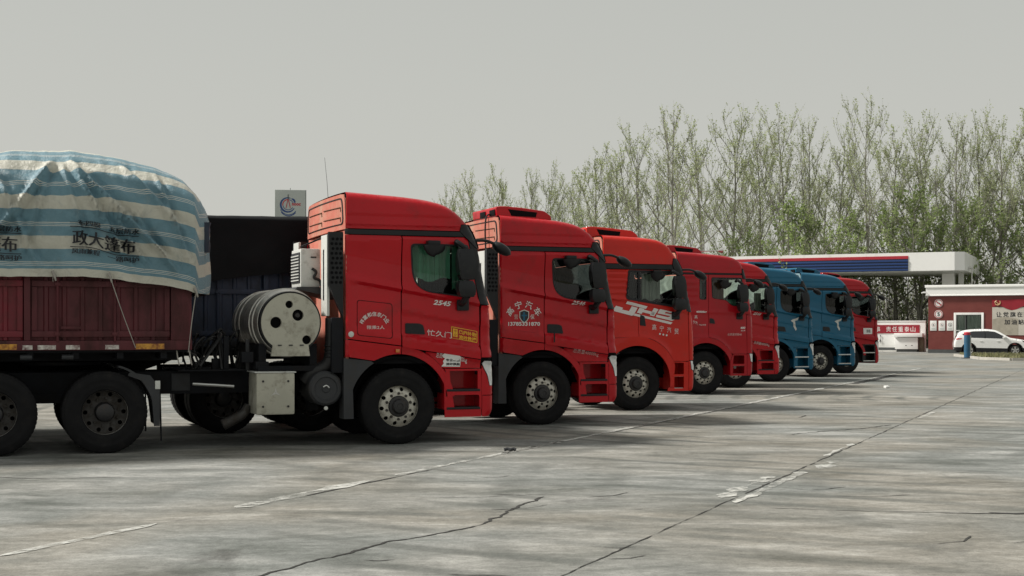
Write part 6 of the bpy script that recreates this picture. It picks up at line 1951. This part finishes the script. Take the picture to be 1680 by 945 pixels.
mat['leafp'] = leaf_mat('pale_spring_leaf', (0.400, 0.445, 0.245), 0.55)
mat['leafg'] = leaf_mat('fresh_green_leaf', (0.240, 0.310, 0.115), 0.55)
mat['leafd'] = leaf_mat('dark_undergrowth_leaf', (0.110, 0.125, 0.066), 0.4)

class TB:
    def __init__(self): self.v = []; self.f = []; self.mi = []
    def seg_path(self, pts, r0, r1, n=3, mi=0):
        base = len(self.v); u = None
        for i, p in enumerate(pts):
            d = pts[min(i + 1, len(pts) - 1)] - pts[max(i - 1, 0)]
            d = d.normalized() if d.length > 1e-6 else Vector((0, 0, 1))
            if u is None: u = d.orthogonal().normalized()
            u = (u - d * u.dot(d))
            u = u.normalized() if u.length > 1e-6 else d.orthogonal().normalized()
            w = d.cross(u); r_ = r0 + (r1 - r0) * i / (len(pts) - 1)
            for k in range(n):
                t = 2 * PI * k / n
                self.v.append(p + u * (r_ * math.cos(t)) + w * (r_ * math.sin(t)))
        for i in range(len(pts) - 1):
            for k in range(n):
                k2 = (k + 1) % n
                self.f.append((base + i * n + k, base + i * n + k2, base + (i + 1) * n + k2, base + (i + 1) * n + k)); self.mi.append(mi)
    def leaf(self, p, size, rnd, mi):
        a = Vector((rnd.gauss(0, 1), rnd.gauss(0, 1), rnd.gauss(0, 1))).normalized(); b = a.orthogonal().normalized()
        b.rotate(Matrix.Rotation(rnd.uniform(0, 6.28), 3, a)); c = a.cross(b)
        n = len(self.v)
        self.v += [p, p + b * size * 0.5 + c * size * 0.32, p + b * size, p + b * size * 0.5 - c * size * 0.32]
        self.f.append((n, n + 1, n + 2, n + 3)); self.mi.append(mi)

def gen_tree(seed, H, spread, limbs, leafy, lsize, base=0.16, lm=1, fork=False, up=0.75):
    rnd = random.Random(seed)
    tb, cb_ = TB(), TB()
    lean = Vector((rnd.uniform(-.05, .09), rnd.uniform(-.05, .05), 0))
    n = 12; pts = []
    ph = rnd.uniform(0, 6)
    for i in range(n + 1):
        q = i / n
        pts.append(Vector((lean.x * H * q + 0.02 * H * math.sin(q * 5 + ph) * q, lean.y * H * q + 0.018 * H * math.cos(q * 4 + ph) * q, H * 0.97 * q)))
    R0 = H * 0.0105
    tb.seg_path(pts, R0, 0.02, 7)
    def trunk_at(q):
        x = q * n; i = min(n - 1, int(x)); return pts[i].lerp(pts[i + 1], x - i)
    def grow(p, d, L, steps, curve, wob):
        out = [p.copy()]; d = d.normalized()
        for i in range(steps):
            d = (d + Vector((0, 0, curve)) + Vector((rnd.gauss(0, wob), rnd.gauss(0, wob), rnd.gauss(0, wob)))).normalized()
            out.append(out[-1] + d * (L / steps))
        return out
    for k in range(limbs):
        q = base + (0.95 - base) * ((k + rnd.random()) / limbs) ** 0.85
        az = k * 2.399 + rnd.uniform(-.5, .5)
        el = R(rnd.uniform(30, 58)) if q < 0.7 else R(rnd.uniform(48, 72))
        L = H * spread * (1.15 - q) * rnd.uniform(0.7, 1.25) + 0.05 * H
        d = Vector((math.cos(az) * math.cos(el), math.sin(az) * math.cos(el), math.sin(el)))
        lp = grow(trunk_at(q), d, L, 6, 0.14 * up, 0.08)
        r0 = max(0.03, R0 * (1 - q) * 0.62)
        tb.seg_path(lp, r0, 0.018, 4)
        for j in range(max(5, int(L * 2.3))):
            s = rnd.uniform(0.15, 1.0); x = s * 6; i = min(5, int(x)); p = lp[i].lerp(lp[i + 1], x - i)
            d2 = (lp[i + 1] - lp[i]).normalized() + Vector((rnd.gauss(0, .6), rnd.gauss(0, .6), rnd.gauss(0.25, .35)))
            L2 = L * rnd.uniform(0.18, 0.42)
            sp = grow(p, d2, L2, 3, 0.22, 0.14)
            cb_.seg_path(sp, 0.017, 0.008, 3, 0)
            for m_ in range(3):
                x2 = rnd.uniform(0.6, 3.0); i2 = min(2, int(x2)); p2 = sp[i2].lerp(sp[i2 + 1], x2 - i2)
                d3 = (sp[i2 + 1] - sp[i2]).normalized() + Vector((rnd.gauss(0, .5), rnd.gauss(0, .5), rnd.gauss(0.35, .35)))
                L3 = rnd.uniform(0.5, 1.1)
                tw = grow(p2, d3, L3, 2, 0.25, 0.1)
                cb_.seg_path(tw, 0.007, 0.004, 3, 0)
                for u_ in range(int(leafy * rnd.uniform(0.6, 1.5) + rnd.random())):
                    t_ = rnd.random() * 2; i3 = min(1, int(t_))
                    cb_.leaf(tw[i3].lerp(tw[i3 + 1], t_ - i3) + Vector((rnd.gauss(0, .05), rnd.gauss(0, .05), rnd.gauss(0, .05))), lsize * rnd.uniform(0.6, 1.3), rnd, lm if rnd.random() < 0.85 else 3 - lm)
    def mk(name, T, mats):
        me = bpy.data.meshes.new(name)
        me.from_pydata([tuple(p) for p in T.v], [], T.f)
        for m_ in mats: me.materials.append(m_)
        me.polygons.foreach_set('material_index', T.mi)
        me.update(); return me
    return mk('trunk', tb, [mat['bark']]), mk('crown', cb_, [mat['barkd'], mat['leafp'], mat['leafg']])

PROTO = {
    'tall1': gen_tree(1, 20, 0.46, 20, 6.8, 0.145),
    'tall2': gen_tree(2, 20, 0.42, 18, 5.8, 0.14, base=0.26),
    'tall3': gen_tree(3, 20, 0.50, 18, 7.2, 0.145, base=0.15),
    'tall4': gen_tree(4, 20, 0.40, 20, 9.0, 0.15, base=0.2),
    'tall5': gen_tree(14, 20, 0.44, 18, 6.2, 0.145, base=0.3),
    'bush1': gen_tree(5, 9, 0.44, 18, 9.0, 0.18, base=0.06, lm=2, up=0.4),
    'bush2': gen_tree(6, 9, 0.48, 18, 8.0, 0.18, base=0.05, lm=2, up=0.3),
}
def plant(kind, x, y, h, rz, label, group, name='poplar_tree', cat='tree', z=0):
    t, c = PROTO[kind]
    H0 = 9 if kind.startswith('bush') else 20
    k = h / H0 * (0.965 if H0 == 20 else 1.0)
    o = empty(name, (x, y, z), rz, label, cat, group)
    wv = rt_.uniform(0.85, 1.2); o.scale = (k * wv, k * wv, k)
    share('trunk', t, o); share('crown', c, o)
    return o
def at_px(px, Y): return (px - 840) / 2240 * Y
rt_ = random.Random(21)
ORD = 'first second third fourth fifth sixth seventh eighth ninth tenth eleventh twelfth thirteenth fourteenth fifteenth sixteenth seventeenth'.split()
# front row of tall poplars, behind the canopy (px, depth, height)
front_row = [(1058, 128, 19.5), (1108, 124, 21.6), (1150, 127, 20.2), (1200, 126, 21.4), (1243, 128, 20.5), (1290, 124, 20.8), (1335, 127, 21.0), (1380, 126, 19.6),
             (1428, 121, 21.4), (1470, 126, 19.8), (1512, 124, 20.2), (1556, 122, 20.6), (1600, 124, 20.5), (1648, 120, 20.0), (1695, 121, 20.4), (1745, 122, 20)]
far_row = [(738, 158, 17.5), (775, 162, 19), (815, 155, 19.6), (858, 160, 20.2), (900, 156, 19.8), (945, 160, 19.0), (985, 150, 21.3), (1022, 152, 20.6), (1085, 150, 19.5), (1222, 152, 19.0), (1360, 150, 19.0), (1535, 150, 20), (1625, 150, 20)]
for i, (px, Y, h) in enumerate(front_row):
    plant(('tall1', 'tall2', 'tall3', 'tall5', 'tall4')[i % 5], at_px(px, Y), Y, h, rt_.uniform(0, 6.28), 'tall sparse-leaved poplar, %s from the left in the nearer row' % ORD[i], 'front row of poplars')
for i, (px, Y, h) in enumerate(far_row):
    plant(('tall3', 'tall1', 'tall4', 'tall2')[i % 4], at_px(px, Y), Y, h, rt_.uniform(0, 6.28), 'thin pale poplar, %s from the left in the farther row' % ORD[i], 'far row of poplars')
bush = [(880, 145, 11), (960, 142, 11.5), (1040, 140, 10), (1225, 124, 9.5), (1300, 120, 12.0), (1340, 119, 11.0), (1400, 121, 11), (1470, 122, 11.5), (1510, 120, 13.0), (1560, 122, 11), (1600, 119, 12), (1640, 121, 12.5), (1690, 120, 12)]
for i, (px, Y, h) in enumerate(bush):
    plant(('bush1', 'bush2')[i % 2], at_px(px, Y), Y, h, rt_.uniform(0, 6.28), 'leafy green young tree below the poplars, %s from the left' % ORD[i], 'leafy young trees', 'young_tree', 'tree')
# dense brush along the wood's edge: nobody could count its stems
rg = random.Random(8); T = TB()
for k in range(3600):
    Y = rg.uniform(123, 150); px = rg.uniform(700, 1760); x = at_px(px, Y)
    h = rg.uniform(2.5, 9.0)
    p = Vector((x, Y, 0)); d = Vector((rg.gauss(0, .12), rg.gauss(0, .12), 1))
    pts_ = [p, p + d * h * 0.5, p + d * h + Vector((rg.gauss(0, .3), 0, 0))]
    T.seg_path(pts_, rg.uniform(0.025, 0.07), 0.012, 3, 0)
    for q in range(11):
        T.leaf(pts_[1].lerp(pts_[2], rg.uniform(-0.9, 1)) + Vector((rg.gauss(0, .5), rg.gauss(0, .5), rg.gauss(0, .4))), rg.uniform(0.18, 0.34), rg, 1 if rg.random() < 0.7 else 2)
me = bpy.data.meshes.new('undergrowth'); me.from_pydata([tuple(p) for p in T.v], [], T.f)
for m_ in (mat['bark'], mat['leafd'], mat['leafg']): me.materials.append(m_)
me.polygons.foreach_set('material_index', T.mi); me.update()
uo = bpy.data.objects.new('undergrowth', me); COL.objects.link(uo)
tag(uo, 'dense brush and saplings at the foot of the poplar rows', 'undergrowth', kind='stuff')
